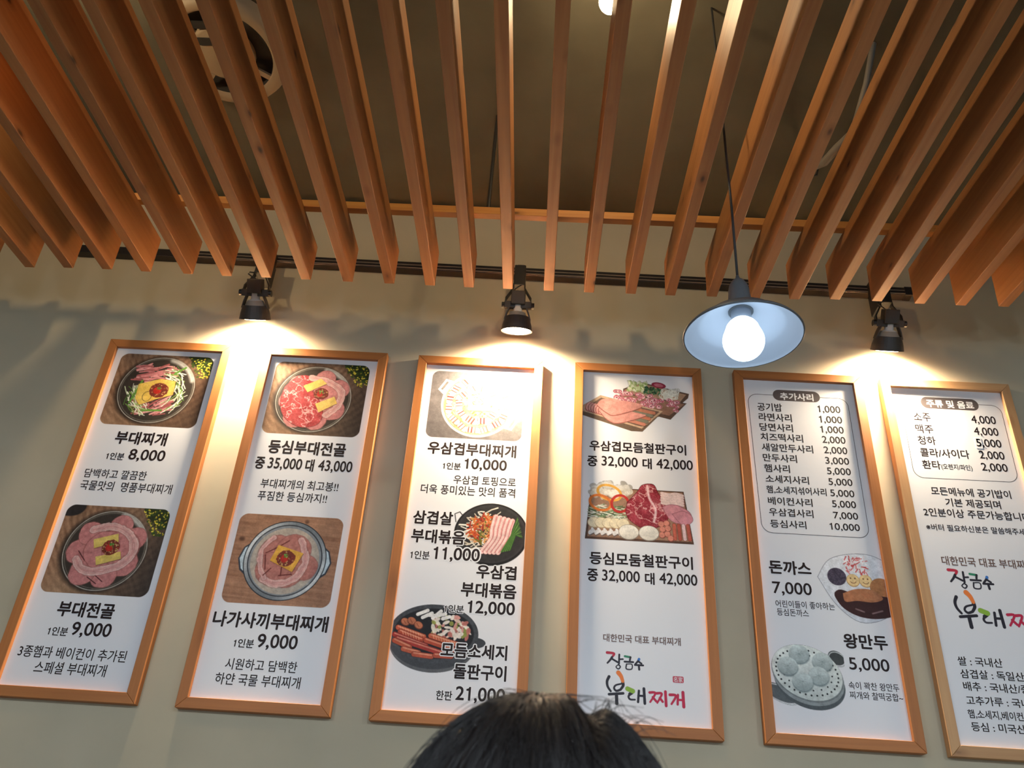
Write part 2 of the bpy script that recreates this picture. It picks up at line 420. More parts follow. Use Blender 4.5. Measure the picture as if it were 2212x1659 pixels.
TEXT=[
(0,'부대찌개',132.7,315.6,373.8,424.7,1,0,0),
(0,'1인분',123.0,185.7,458.5,486.0,0.5,0,0),
(0,'8,000',199.9,326.4,440.8,488.8,0.7,0,0),
(0, '담백하고 깔끔한', 68.7, 283.5, 523.4, 557.2, 0, 0, 0),
(0, '국물맛의  명품부대찌개', 68.5, 382.7, 566.9, 603.1, 0, 0, 0),
(0,'부대전골',132.6,313.7,980.7,1029.8,1,0,0),
(0,'1인분',125.5,188.3,1062.2,1089.1,0.5,0,0),
(0,'9,000',197.3,321.4,1043.2,1091.2,0.7,0,0),
(0, '3종햄과 베이컨이 추가된', 57.0, 390.7, 1122.1, 1157.8, 0, 0, 0),
(0, '스페셜 부대찌개', 122.0, 342.4, 1166.9, 1203.4, 0, 0, 0),
(1,'등심부대전골',94.3,365.8,374.6,427.8,1,0,0),
(1,'중',61.6,95.3,442.9,489.3,1,0,0),
(1,'35,000',106.8,224.3,443.3,491.0,0.7,0,0),
(1,'대',236.5,265.7,442.2,489.9,1,0,0),
(1,'43,000',280.6,397.9,442.8,490.4,0.7,0,0),
(1, '부대찌개의 최고봉!!', 97.3, 362.4, 523.5, 558.7, 0, 0, 0),
(1, '푸짐한 등심까지!!', 96.9, 331.3, 568.7, 603.3, 0, 0, 0),
(1,'나가사끼부대찌개',46.2,407.4,979.6,1030.4,1,0,0),
(1,'1인분',127.3,189.9,1063.1,1089.8,0.5,0,0),
(1,'9,000',198.6,323.4,1044.2,1092.8,0.7,0,0),
(1, '시원하고 담백한', 116.4, 335.9, 1122.5, 1156.6, 0, 0, 0),
(1, '하얀 국물 부대찌개', 95.7, 354.2, 1166.6, 1201.4, 0, 0, 0),
(2,'우삼겹부대찌개',72.6,380.9,346.1,395.2,1,0,0),
(2,'1인분',131.8,194.0,424.1,450.7,0.5,0,0),
(2,'10,000',205.4,351.6,405.1,451.3,0.8,0,0),
(2, '우삼겹 토핑으로', 173.7, 385.8, 470.5, 503.1, 0, 0, 0),
(2, '더욱 풍미있는 맛의 품격', 66.5, 385.8, 509.8, 543.7, 0, 0, 0),
(2,'삼겹살',52.7,185.3,605.8,654.2,1,0,1),
(2,'부대볶음',54.1,231.0,670.7,719.6,1,0,1),
(2,'1인분',59.1,121.8,746.7,774.9,0.5,0,1),
(2,'11,000',133.1,284.1,729.2,778.7,0.8,0,1),
(2,'우삼겹',277.4,406.2,781.1,828.0,1,0,1),
(2,'부대볶음',233.0,409.7,841.0,889.5,1,0,1),
(2,'1인분',186.6,248.3,917.5,942.8,0.5,0,1),
(2,'12,000',259.2,407.8,900.0,946.4,0.8,0,1),
(2,'모듬소세지',189.0,392.5,1034.1,1080.2,1,0,1),
(2,'돌판구이',233.2,393.9,1095.2,1141.7,1,0,1),
(2,'한판',188.1,236.5,1177.4,1205.0,0.5,0,1),
(2,'21,000',246.1,394.1,1161.9,1208.5,0.8,0,1),
(3,'우삼겹모듬철판구이',58.7,393.9,311.9,353.1,0.8,0,0),
(3,'중',51.6,87.2,373.1,413.5,0.8,0,0),
(3,'32,000',101.0,225.3,371.0,414.0,0.5,0,0),
(3,'대',241.5,273.5,371.5,413.0,0.8,0,0),
(3,'42,000',289.0,414.2,370.7,413.7,0.5,0,0),
(3,'등심모둠철판구이',64.1,397.3,718.9,762.5,0.8,0,0),
(3,'중',57.1,92.2,777.2,818.8,0.8,0,0),
(3,'32,000',105.1,225.8,777.7,820.3,0.5,0,0),
(3,'대',241.7,272.6,779.7,819.6,0.8,0,0),
(3,'42,000',287.6,408.8,777.7,820.3,0.5,0,0),
(3, '대한민국 대표 부대찌개', 109.7, 347.8, 982.4, 1007.1, 0.6, 2, 0),
(4,'추가사리',162.1,281.5,78.9,109.5,1,1,0),
(4,'공기밥',77.0,164.4,126.0,159.0,0.35,0,0),
(4,'1,000',291.1,371.2,124.6,157.5,0.2,0,0),
(4,'라면사리',78.3,194.5,167.5,200.1,0.35,0,0),
(4,'1,000',291.3,371.6,166.8,199.3,0.2,0,0),
(4,'당면사리',78.0,194.3,208.4,240.5,0.35,0,0),
(4,'1,000',290.4,371.7,207.6,239.6,0.2,0,0),
(4,'치즈떡사리',77.8,225.3,248.0,279.7,0.35,0,0),
(4,'2,000',291.4,372.2,248.2,279.8,0.2,0,0),
(4,'새알만두사리',78.2,255.1,288.7,320.0,0.35,0,0),
(4,'2,000',292.0,372.9,289.1,320.3,0.2,0,0),
(4,'만두사리',78.7,195.2,329.3,360.1,0.35,0,0),
(4,'3,000',292.1,373.2,330.0,360.7,0.2,0,0),
(4,'햄사리',79.1,166.8,369.5,399.9,0.35,0,0),
(4,'5,000',292.9,373.6,369.8,400.1,0.2,0,0),
(4,'소세지사리',80.2,226.7,409.8,439.7,0.35,0,0),
(4,'5,000',292.5,373.4,410.4,440.3,0.2,0,0),
(4,'햄,소세지섞어사리',79.6,280.8,450.3,479.8,0.35,0,0),
(4,'5,000',293.4,373.7,452.2,481.6,0.2,0,0),
(4,'베이컨사리',80.5,228.8,491.7,520.8,0.35,0,0),
(4,'5,000',294.1,373.7,492.0,521.1,0.2,0,0),
(4,'우삼겹사리',80.6,227.1,532.0,560.7,0.35,0,0),
(4,'7,000',292.5,374.3,533.5,562.1,0.2,0,0),
(4,'등심사리',80.6,199.1,573.7,601.9,0.35,0,0),
(4,'10,000',275.7,374.1,574.0,602.2,0.2,0,0),
(4,'돈까스',61.8,196.7,714.4,761.1,1,0,0),
(4,'7,000',66.6,190.6,785.4,831.0,0.4,0,0),
(4, '어린이들이 좋아하는', 71.5, 256.3, 845.6, 868.8, 0, 0, 0),
(4,'등심돈까스',73.3,172.0,872.0,895.1,0,0,0),
(4,'왕만두',268.9,403.3,938.6,984.8,1,0,0),
(4,'5,000',275.8,397.2,1011.0,1053.9,0.4,0,0),
(4, '속이 꽉찬 왕만두', 265.9, 415.7, 1083.0, 1105.8, 0, 0, 0),
(4, '찌개와 찰떡궁합~', 265.0, 422.3, 1111.0, 1133.5, 0, 0, 0),
(5, '주류 및 음료', 154.8, 323.0, 73.5, 105.5, 1, 1, 0),
(5,'소주',99.3,158.8,130.8,166.5,0.3,0,0),
(5,'4,000',301.4,386.7,130.9,167.8,0.3,0,0),
(5,'맥주',97.4,159.0,178.6,213.8,0.3,0,0),
(5,'4,000',300.6,385.2,178.1,214.4,0.3,0,0),
(5,'청하',97.3,158.7,224.3,259.0,0.3,0,0),
(5,'5,000',298.6,384.8,224.7,260.5,0.3,0,0),
(5,'콜라/사이다',96.6,264.4,272.2,306.2,0.3,0,0),
(5,'2,000',298.8,384.4,271.6,306.8,0.3,0,0),
(5,'환타',95.2,157.4,319.5,353.0,0.3,0,0),
(5,'2,000',295.8,384.7,318.4,353.1,0.3,0,0),
(5,'(오렌지/파인)',159.0,263.5,329.4,354.7,0.2,0,0),
(5, '모든메뉴에 공기밥이', 106.1, 371.5, 418.8, 449.6, 0.35, 0, 0),
(5, '기본 제공되며', 146.1, 328.8, 458.8, 489.1, 0.35, 0, 0),
(5, '2인분이상 주문가능합니다', 66.4, 418.3, 497.8, 528.4, 0.35, 0, 0),
(5, '※버터 필요하신분은 말씀해주세요', 65.5, 410.5, 555.1, 578.5, 0.3, 0, 0),
(5, '대한민국 대표 부대찌개', 93.2, 384.8, 665.0, 696.3, 0.5, 2, 0),
(5, '쌀 : 국내산', 79.2, 213.1, 985.6, 1013.3, 0.3, 0, 0),
(5, '삼겹살 : 독일산', 79.3, 269.2, 1023.6, 1050.9, 0.3, 0, 0),
(5, '배추 : 국내산/중국산', 80.6, 331.9, 1060.0, 1086.9, 0.3, 0, 0),
(5, '고추가루 : 국내산', 80.3, 295.0, 1101.0, 1127.5, 0.3, 0, 0),
(5,'햄,소세지,베이컨',77.4,238.3,1140.1,1166.1,0.3,0,0),
(5, '등심 : 미국산', 79.7, 237.3, 1175.4, 1201.1, 0.3, 0, 0),
]
LOGO = [('r',7.4,[(122,1040),(143,1042),(136,1054)]),('k',6.2,[(137,1053),(131,1062),(123,1071)]),('k',5.0,[(135,1057),(154,1067)]),('k',5.0,[(159,1044),(158,1071)]),('k',4.3,[(159,1058),(170,1057)]),('k',3.7,[(156,1074),(162,1080),(156,1087),(149,1081),(156,1074)]),('g',5.6,[(176,1048),(193,1050)]),('k',5.0,[(193,1050),(191,1059)]),('k',5.0,[(175,1064),(201,1064)]),('k',3.7,[(181,1071),(180,1085),(196,1085),(197,1071),(181,1071)]),('b',6.8,[(219,1054),(217,1059)]),('k',5.0,[(216,1060),(208,1069)]),('k',5.0,[(217,1061),(226,1067)]),('k',5.0,[(206,1072),(231,1072)]),('k',5.6,[(218,1072),(219,1085)]),('k',7.8,[(128,1111),(122,1125),(124,1140),(133,1153)]),('o',12.0,[(156,1098),(164,1108),(169,1122)]),('k',8.6,[(169,1125),(170,1135),(162,1147)]),('k',6.2,[(162,1147),(150,1151),(143,1144),(148,1135),(164,1130)]),('k',6.8,[(128,1162),(170,1157)]),('k',8.7,[(150,1160),(151,1187)]),('g2',12.0,[(183,1143),(199,1149)]),('k',8.7,[(198,1152),(190,1158)]),('k',6.2,[(190,1158),(186,1166),(191,1173),(205,1173)]),('k',6.2,[(217,1147),(214,1179)]),('k',5.6,[(216,1161),(231,1161)]),('k',7.4,[(232,1140),(234,1182)]),('m',6.8,[(249,1150),(266,1151),(250,1177)]),('m',6.2,[(258,1163),(268,1174)]),('m',6.8,[(270,1151),(285,1152),(271,1178)]),('m',6.2,[(279,1164),(287,1174)]),('m',7.4,[(296,1145),(297,1185)]),('m',7.4,[(309,1153),(327,1155),(313,1179)]),('m',6.2,[(333,1152),(331,1179)]),('m',5.6,[(332,1166),(347,1166)]),('m',8.1,[(348,1144),(349,1185)])]

# ------------------------------------------------------------------ menu boards
YF, YPR = 2.656, 2.670
PW, PH, FW = .460, 1.276, .032
POST = [(-1.6029, 1.7152), (-1.0227, 1.7138), (-.4472, 1.7121), (.1277, 1.7155), (.7066, 1.7166), (1.2345, 1.7140)]
LAB = ['leftmost wooden framed menu board with two bowl photos, prices 8,000 and 9,000',
       'wooden framed menu board, red marbled meat bowl above a steel pot photo',
       'wooden framed menu board with a white pot, a black pan and a sausage stone plate',
       'wooden framed menu board with two meat tray photos and a brush lettered logo',
       'wooden framed menu board listing twelve extra toppings over a cutlet plate and dumplings',
       'paler pine framed drinks menu board cut off by the right edge']
def member(mt, pts, parent):
    bm = bmesh.new()
    f = [bm.verts.new((u, 0, -v)) for u, v in pts]; k = [bm.verts.new((u, YW - .0005 - YF, -v)) for u, v in pts]
    bm.faces.new(f); bm.faces.new(k[::-1])
    for i in range(4): bm.faces.new((f[(i + 1) % 4], f[i], k[i], k[(i + 1) % 4]))
    bmesh.ops.recalc_face_normals(bm, faces=bm.faces)
    bmesh.ops.bevel(bm, geom=bm.edges[:], offset=.0012, segments=1, affect='EDGES')
    return obj('frame_member', bm, mt, parent)
BOARDS = []
for i, (x, z) in enumerate(POST):
    p = tag(empty('menu_board', (x, YF, CZ + z)), LAB[i], 'menu board', 'framed menu boards along the wall')
    BOARDS.append(p)
    g = .0004
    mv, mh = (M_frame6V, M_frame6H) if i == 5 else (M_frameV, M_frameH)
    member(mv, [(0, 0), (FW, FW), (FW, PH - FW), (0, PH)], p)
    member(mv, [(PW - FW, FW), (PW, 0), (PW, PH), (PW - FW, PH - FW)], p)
    member(mh, [(0 + g, 0), (PW - g, 0), (PW - FW - g, FW), (FW + g, FW)], p)
    member(mh, [(FW + g, PH - FW), (PW - FW - g, PH - FW), (PW - g, PH), (g, PH)], p)
    bm = bmesh.new(); box(bm, FW - .004, PW - FW + .004, YPR - YF, YPR - YF + .012, -(PH - FW + .004), -(FW - .004))
    obj('printed_sheet', bm, M_paper, p)

# ------------------------------------------------------------------ flat print: lettering
fc = bpy.data.curves.new('type', 'FONT'); fc.resolution_u = 2
fo = bpy.data.objects.new('type', fc); COL.objects.link(fo)
from mathutils.geometry import tessellate_polygon
NC = {'0': 2, '4': 2, '8': 3, '9': 2, '6': 2}
def inside(p, poly):
    r = False
    for i in range(len(poly)):
        x0, y0 = poly[i]; x1, y1 = poly[i - 1]
        if (y0 > p[1]) != (y1 > p[1]) and p[0] < (x1 - x0) * (p[1] - y0) / (y1 - y0) + x0: r = not r
    return r
def type_mesh(s, off=0):
    """outline of a line of type, each contour filled on its own so that overlapping strokes stay solid"""
    fc.body = s
    bpy.context.view_layer.update()
    dg = bpy.context.evaluated_depsgraph_get()
    cu_ = fo.evaluated_get(dg).to_curve(dg)
    P = []
    for sp in cu_.splines:
        B = sp.bezier_points; pts = []
        n = len(B)
        for i in range(n):
            p0, h0, h1, p1 = B[i].co, B[i].handle_right, B[(i + 1) % n].handle_left, B[(i + 1) % n].co
            straight = ((h0 - p0).cross(p1 - p0)).length < 1e-5 and ((h1 - p0).cross(p1 - p0)).length < 1e-5
            for k in range(1 if straight else 4):
                t = k / 4; u = 1 - t
                q = u ** 3 * p0 + 3 * u * u * t * h0 + 3 * u * t * t * h1 + t ** 3 * p1
                pts.append((q.x, q.y))
        P.append(pts)
    fo.to_curve_clear()
    if all(ch in '0123456789,' for ch in s) or s[0] == '1':
        i = 0
        for ch in (s if s[0] != '1' or s[-1] == '0' else '1'):
            if ch == '1':
                xs = [q[0] for q in P[i]]; ys = [q[1] for q in P[i]]
                H = max(ys) - min(ys); y = min(ys); x = max(xs) + .02 * H
                P[i] = [(x + a_ * H, y + b_ * H) for a_, b_ in ((0, 0), (0, 1), (-.095, 1), (-.125, .92), (-.19, .865), (-.31, .84), (-.31, .745), (-.13, .745), (-.13, 0))]
            i += NC.get(ch, 1)
    ar = [sum(p[k - 1][0] * p[k][1] - p[k][0] * p[k - 1][1] for k in range(len(p))) / 2 for p in P]
    if not P: return None, None
    sgn = 1 if ar[max(range(len(P)), key=lambda k: abs(ar[k]))] > 0 else -1
    hol = [a_ * sgn < 0 and any(o is not p and inside(p[0], o) for o in P) for p, a_ in zip(P, ar)]
    outer = [p for p, h in zip(P, hol) if not h]; holes = [p for p, h in zip(P, hol) if h]
    V, T = [], []
    for o in outer:
        hs = [h for h in holes if inside(h[0], o)]
        loops = [[Vector((x, y, 0)) for x, y in l] for l in [o] + hs]
        base = len(V); flat = [v for l in loops for v in l]
        V += flat
        T += [(base + t[0], base + t[1], base + t[2]) for t in tessellate_polygon(loops) if (flat[t[1]] - flat[t[0]]).cross(flat[t[2]] - flat[t[0]]).length > 1e-6]
    me = bpy.data.meshes.new('lettering')
    me.from_pydata(V, [], T)
    return me, np.array([tuple(v) for v in V], 'f')
def strike(me, a, r, n):
    """embolden by overprinting n shifted copies"""
    nl, npo, nv = len(me.loops), len(me.polygons), len(me.vertices)
    li = np.empty(nl, 'i'); me.loops.foreach_get('vertex_index', li)
    ls = np.empty(npo, 'i'); me.polygons.foreach_get('loop_start', ls)
    sh = [(r * math.cos(2 * math.pi * k / n + .4), r * math.sin(2 * math.pi * k / n + .4)) for k in range(n)]
    out = bpy.data.meshes.new('lettering')
    A = np.concatenate([a + np.array([dx, dy, k * .0005], 'f') for k, (dx, dy) in enumerate(sh)])
    out.vertices.add(nv * n); out.loops.add(nl * n); out.polygons.add(npo * n)
    out.vertices.foreach_set('co', A.astype('f').ravel())
    out.loops.foreach_set('vertex_index', np.concatenate([li + k * nv for k in range(n)]).astype('i'))
    out.polygons.foreach_set('loop_start', np.concatenate([ls + k * nl for k in range(n)]).astype('i'))
    out.update(calc_edges=True); out.shade_flat()
    bpy.data.meshes.remove(me)
    return out, A
def place_type(me, a, lo, hi, u0, u1, v0, v1, depth, mt, parent, name='lettering'):
    b = np.empty_like(a)
    b[:, 0] = (u0 + (a[:, 0] - lo[0]) / (hi[0] - lo[0]) * (u1 - u0)) / 1000
    b[:, 1] = depth - a[:, 2] * .002
    b[:, 2] = -(v1 - (a[:, 1] - lo[1]) / (hi[1] - lo[1]) * (v1 - v0)) / 1000
    me.vertices.foreach_set('co', b.ravel())
    me.materials.clear(); me.materials.append(mt)
    me.name = name
    return link(bpy.data.objects.new(name, me), parent)
DP = YPR - YF
for (pi, s, u0, u1, v0, v1, bold, col, halo) in TEXT:
    if pi == 5 and u1 > 428: u1 = 428
    me, a = type_mesh(s, 0)
    r_ = .010 + .022 * bold * (.5 if s[-1] == '0' else 1)
    me, a = strike(me, a, r_, 6 if bold > .6 else 4)
    lo, hi = a.min(0), a.max(0)
    par = BOARDS[pi]
    place_type(me, a, lo, hi, u0, u1, v0, v1, DP - .00014, (M_ink, M_white, M_brown)[col], par)
    if halo:
        me, a = type_mesh(s, 0); me, a = strike(me, a, .095, 14)
        place_type(me, a, lo, hi, u0, u1, v0, v1, DP - .00009, M_white, par, 'lettering_outline')

def disc_fan(bm, cx, cz, r, y, n=10):
    vs = [bm.verts.new((cx + r * math.cos(2 * math.pi * i / n), y, cz + r * math.sin(2 * math.pi * i / n))) for i in range(n)]
    bm.faces.new(vs)
def ribbon(bm, pts, wd, y):
    P = [Vector((p[0] / 1000, y, -p[1] / 1000)) for p in pts]; h = wd / 2000
    for a, b_ in zip(P, P[1:]):
        d = (b_ - a)
        if d.length < 1e-6: continue
        d.normalize(); n = Vector((-d.z, 0, d.x)) * h
        bm.faces.new([bm.verts.new(v) for v in (a + n, a - n, b_ - n, b_ + n)])
    for q in P: disc_fan(bm, q.x, q.z, h, y)
def smooth_pts(pts, n=5):
    out = []
    if len(pts) < 3: return pts
    for i in range(len(pts) - 1):
        p0 = pts[max(i - 1, 0)]; p1 = pts[i]; p2 = pts[i + 1]; p3 = pts[min(i + 2, len(pts) - 1)]
        for k in range(n):
            t = k / n
            out.append(tuple(.5 * ((2 * p1[j]) + (-p0[j] + p2[j]) * t + (2 * p0[j] - 5 * p1[j] + 4 * p2[j] - p3[j]) * t * t + (-p0[j] + 3 * p1[j] - 3 * p2[j] + p3[j]) * t ** 3) for j in (0, 1)))
    out.append(pts[-1]); return out
def rrpts(q, r, n=8):
    """rounded quadrilateral outline from 4 corners (u, v) in mm"""
    out = []
    q = [Vector(p) for p in q]
    for i in range(4):
        p, a, b_ = q[i], q[i - 1], q[(i + 1) % 4]
        da, db = (a - p).normalized() * r, (b_ - p).normalized() * r
        c = p + da + db
        for k in range(n + 1):
            t = k / n * math.pi / 2
            out.append(tuple(c - db * math.cos(t) - da * math.sin(t)))
    return out
def rrect(bm, q, r, y):
    bm.faces.new([bm.verts.new((u / 1000, y, -v / 1000)) for u, v in rrpts(q, r)])
def f4(u, v): return (u, v)
f4.s = 1
def f6(u, v): return (93.2 + (u - 109.7) * 1.225, 786 + (v - 1100) * 1.24)
f6.s = 1.22
def price_box(par, q, pill, r=34):
    bm = bmesh.new()
    o_ = rrpts(q, r, 10); ribbon(bm, o_ + [o_[0]], 1.9, DP - .00008); obj('border_line', bm, M_line, par)
    bm = bmesh.new(); rrect(bm, pill, (pill[2][1] - pill[0][1]) / 2 - .1, DP - .00010); obj('heading_pill', bm, M_grey, par)
price_box(BOARDS[4], [(46, 91), (402, 92), (402, 621), (52, 621)], [(137, 68), (305, 68), (305, 113), (137, 113)])
price_box(BOARDS[5], [(64, 87), (417, 85), (411, 386), (60, 388)], [(136, 64), (340, 64), (340, 111), (136, 111)])
bm = bmesh.new(); box(bm, .2945, .3175, DP - .0008, DP - .0001, -.263, -.2225); obj('price_sticker', bm, M_paper, BOARDS[5])
for o in BOARDS[5].children:
    if o.name.startswith('lettering'):
        v = o.data.vertices[0].co
        for q in o.data.vertices:
            if -.275 < q.co.z < -.212 and q.co.x < .325 and q.co.x > .28: q.co.y = DP - .0010
for o in BOARDS[3].children: pass

# ------------------------------------------------------------------ flat print: food photographs painted per vertex
rng = np.random.default_rng(5)
class Pic:
    def __init__(s, u0, u1, v0, v1, step=1.3, base=None):
        s.u0, s.v0 = u0, v0
        s.nu, s.nv = int((u1 - u0) / step) + 1, int((v1 - v0) / step) + 1
        s.U, s.V = np.meshgrid(np.linspace(u0, u1, s.nu), np.linspace(v0, v1, s.nv))
        s.C = np.zeros((s.nv, s.nu, 3)) + (.0 if base is None else np.array(base) / 255.)
        s.A = np.zeros((s.nv, s.nu)) if base is None else np.ones((s.nv, s.nu))
        s.st = step
    def put(s, d, col, a=1.0, soft=1.0, keepalpha=False):
        """d: signed distance (negative inside)"""
        m = np.clip(.5 - d / (s.st * soft), 0, 1) * a
        col = np.asarray(col, float) / 255. if not hasattr(col, 'shape') or col.ndim == 1 else col
        s.C = s.C * (1 - m[..., None]) + col * m[..., None]
        if not keepalpha: s.A = np.maximum(s.A, m)
    def ell(s, cx, cy, rx, ry=None, ang=0):
        ry = ry or rx; c, n = math.cos(ang), math.sin(ang)
        x, y = s.U - cx, s.V - cy
        X, Y = (x * c + y * n) / rx, (-x * n + y * c) / ry
        k = np.sqrt(X * X + Y * Y) + 1e-9
        return (k - 1) * min(rx, ry) if abs(rx - ry) < .01 else (k - 1) * k / np.sqrt((X / rx) ** 2 + (Y / ry) ** 2 + 1e-9)
    def seg(s, pts, w):
        best = None
        for (a, b_) in zip(pts, pts[1:]):
            ax, ay = a; bx, by = b_; dx, dy = bx - ax, by - ay
            t = np.clip(((s.U - ax) * dx + (s.V - ay) * dy) / (dx * dx + dy * dy + 1e-9), 0, 1)
            d = np.hypot(s.U - ax - t * dx, s.V - ay - t * dy)
            best = d if best is None else np.minimum(best, d)
        return best - w / 2
    def poly(s, pts):
        d = s.seg(list(pts) + [pts[0]], 0)
        ins = np.zeros(s.U.shape, bool)
        for (x0, y0), (x1, y1) in zip(pts, list(pts[1:]) + [pts[0]]):
            c = ((y0 > s.V) != (y1 > s.V)) & (s.U < (x1 - x0) * (s.V - y0) / (y1 - y0 + 1e-12) + x0)
            ins ^= c
        return np.where(ins, -d, d)
    def noise(s, sx, sy=None, seed=0, oct=3, ang=0):
        sy = sy or sx; out = 0; amp = 1; tot = 0
        c, n = math.cos(ang), math.sin(ang)
        X0, Y0 = s.U * c + s.V * n, -s.U * n + s.V * c
        for o in range(oct):
            g = np.random.default_rng(seed * 31 + o).random((64, 64))
            X, Y = X0 / sx * 2 ** o + 100, Y0 / sy * 2 ** o + 100
            i, j = np.floor(X).astype(int), np.floor(Y).astype(int)
            fx, fy = X - i, Y - j; fx = fx * fx * (3 - 2 * fx); fy = fy * fy * (3 - 2 * fy)
            G = lambda a, b_: g[b_ % 64, a % 64]
            out = out + amp * ((G(i, j) * (1 - fx) + G(i + 1, j) * fx) * (1 - fy) + (G(i, j + 1) * (1 - fx) + G(i + 1, j + 1) * fx) * fy)
            tot += amp; amp *= .5
        return out / tot
    def mix(s, c1, c2, t):
        t = np.clip(t, 0, 1)[..., None]
        return np.array(c1) / 255. * (1 - t) + np.array(c2) / 255. * t
    def build(s, board, mask=None, depth=.00005, raw=False):
        A = s.A if mask is None else s.A * np.clip(.5 - mask / s.st, 0, 1)
        paper = np.array([.906, .906, .92])
        Cp = s.C; g = Cp.mean(-1, keepdims=True)
        Cp = Cp * .86 + g * .14
        n_ = s.noise(13, 13, 77, 3)[..., None] * .20 + s.noise(3, 3, 78, 2)[..., None] * .14
        Cp = s.C if raw else Cp * (.84 + n_) - .015
        C = Cp * A[..., None] + paper * (1 - A[..., None])
        C = np.clip(C, 0, 1)
        lin = np.where(C <= .04045, C / 12.92, ((C + .055) / 1.055) ** 2.4)
        q = (A[:-1, :-1] + A[1:, :-1] + A[:-1, 1:] + A[1:, 1:]) > .02
        jj, ii = np.nonzero(q)
        idx = jj * s.nu + ii
        F = np.stack([idx, idx + s.nu, idx + s.nu + 1, idx + 1], 1)
        used = np.unique(F); remap = np.full(s.nu * s.nv, -1); remap[used] = np.arange(len(used)); F = remap[F]
        co = np.stack([s.U.ravel() / 1000, np.full(s.U.size, DP - depth), -s.V.ravel() / 1000], 1)[used]
        me = bpy.data.meshes.new('food_photo')
        me.vertices.add(len(co)); me.vertices.foreach_set('co', co.astype('f').ravel())
        me.loops.add(F.size); me.loops.foreach_set('vertex_index', F.astype('i').ravel())
        me.polygons.add(len(F)); me.polygons.foreach_set('loop_start', np.arange(0, F.size, 4, dtype='i'))
        me.update(calc_edges=True); me.shade_flat()
        ca = me.color_attributes.new('print', 'FLOAT_COLOR', 'POINT')
        ca.data.foreach_set('color', np.concatenate([lin.reshape(-1, 3)[used], np.ones((len(used), 1))], 1).astype('f').ravel())
        me.materials.append(M_print)
        return link(bpy.data.objects.new('food_photo', me), BOARDS[board])
def rr_sdf(P, u0, u1, v0, v1, r):
    cx, cy = (u0 + u1) / 2, (v0 + v1) / 2
    qx, qy = abs(P.U - cx) - (u1 - u0) / 2 + r, abs(P.V - cy) - (v1 - v0) / 2 + r
    return np.hypot(np.maximum(qx, 0), np.maximum(qy, 0)) + np.minimum(np.maximum(qx, qy), 0) - r
def rnd(a, b_): return a + (b_ - a) * rng.random()
def arc(cx, cy, r, a0, a1, n=8, ry=None):
    ry = ry or r
    return [(cx + r * math.cos(a0 + (a1 - a0) * k / n), cy + ry * math.sin(a0 + (a1 - a0) * k / n)) for k in range(n + 1)]

LC = {'k': (44, 42, 52), 'r': (190, 50, 72), 'm': (196, 44, 78), 'o': (240, 132, 66), 'g': (52, 134, 100), 'g2': (142, 182, 66), 'b': (62, 122, 202)}
def logo(board, f):
    a, b_ = f(110, 1030), f(358, 1192)
    P = Pic(a[0], b_[0], a[1], b_[1], .75)
    for c, wd, pts in sorted(LOGO, key=lambda q: q[0] in ('o', 'g2')):
        sp_ = [f(*q) for q in smooth_pts(pts)]; n_ = len(sp_) - 1
        for i in range(n_):                                       # brush pressure: heavier at the start of each stroke
            P.put(P.seg(sp_[i:i + 2], wd * f.s * (1.12 - .35 * i / max(n_, 1))), LC[c])
    o = P.build(board, raw=True); o.name = 'brush_lettering'
    par = BOARDS[board]
    bm = bmesh.new(); rrect(bm, [f(319, 1098), f(352, 1098), f(352, 1117), f(319, 1117)], 4, DP - .00010); obj('seal', bm, INKC['r'], par)
    me, a = type_mesh('名家'); lo, hi = a.min(0), a.max(0)
    a0, a1 = f(322, 1100), f(349, 1115)
    place_type(me, a, lo, hi, a0[0], a1[0], a0[1], a1[1], DP - .00016, M_white, par)
logo(3, f4); logo(5, f6)
bpy.data.objects.remove(fo)

def wood_table(P, u0, u1, v0, v1, dark=(60, 44, 36)):
    W_, H_ = u1 - u0, v1 - v0
    g = P.noise(70, 9, 3, 4, ang=1.05)
    rings = .5 + .5 * np.sin(np.hypot(P.U - u0 - W_ * .55, (P.V - v0 + 30) * .8) / 3.2 + 5 * P.noise(60, 60, 8))
    P.C = P.mix((168, 128, 98), (112, 78, 56), g * .9 + rings * .35 - .25)
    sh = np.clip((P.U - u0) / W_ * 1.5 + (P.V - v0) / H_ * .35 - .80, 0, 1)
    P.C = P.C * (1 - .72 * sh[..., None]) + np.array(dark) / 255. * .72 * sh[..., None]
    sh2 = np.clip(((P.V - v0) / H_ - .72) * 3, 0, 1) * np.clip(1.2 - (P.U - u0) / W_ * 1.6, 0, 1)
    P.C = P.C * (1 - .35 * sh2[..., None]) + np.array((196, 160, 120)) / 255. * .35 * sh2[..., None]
    # foliage with yellow flowers, top right
    P.put(P.ell(u1 - 20, v0 + 12, 82, 52, .5) + 18 * P.noise(14, 14, 4) - 8, (40, 52, 26), .9, 3)
    for _ in range(70):
        a = rng.random(); x = u1 - 4 - 95 * rng.random() * (1 - a * .6); y = v0 + 4 + 88 * a
        P.put(P.ell(x, y, rnd(2, 5)), (58, 84, 30), .8, 1.5)
    for _ in range(60):
        a = rng.random(); x = u1 - 4 - 90 * rng.random() * (1 - a * .65); y = v0 + 4 + 88 * a
        P.put(P.ell(x, y, rnd(2, 4.2), rnd(1.6, 3), rnd(0, 3)), (236, 214, 62) if rng.random() < .7 else (190, 166, 40), .95)
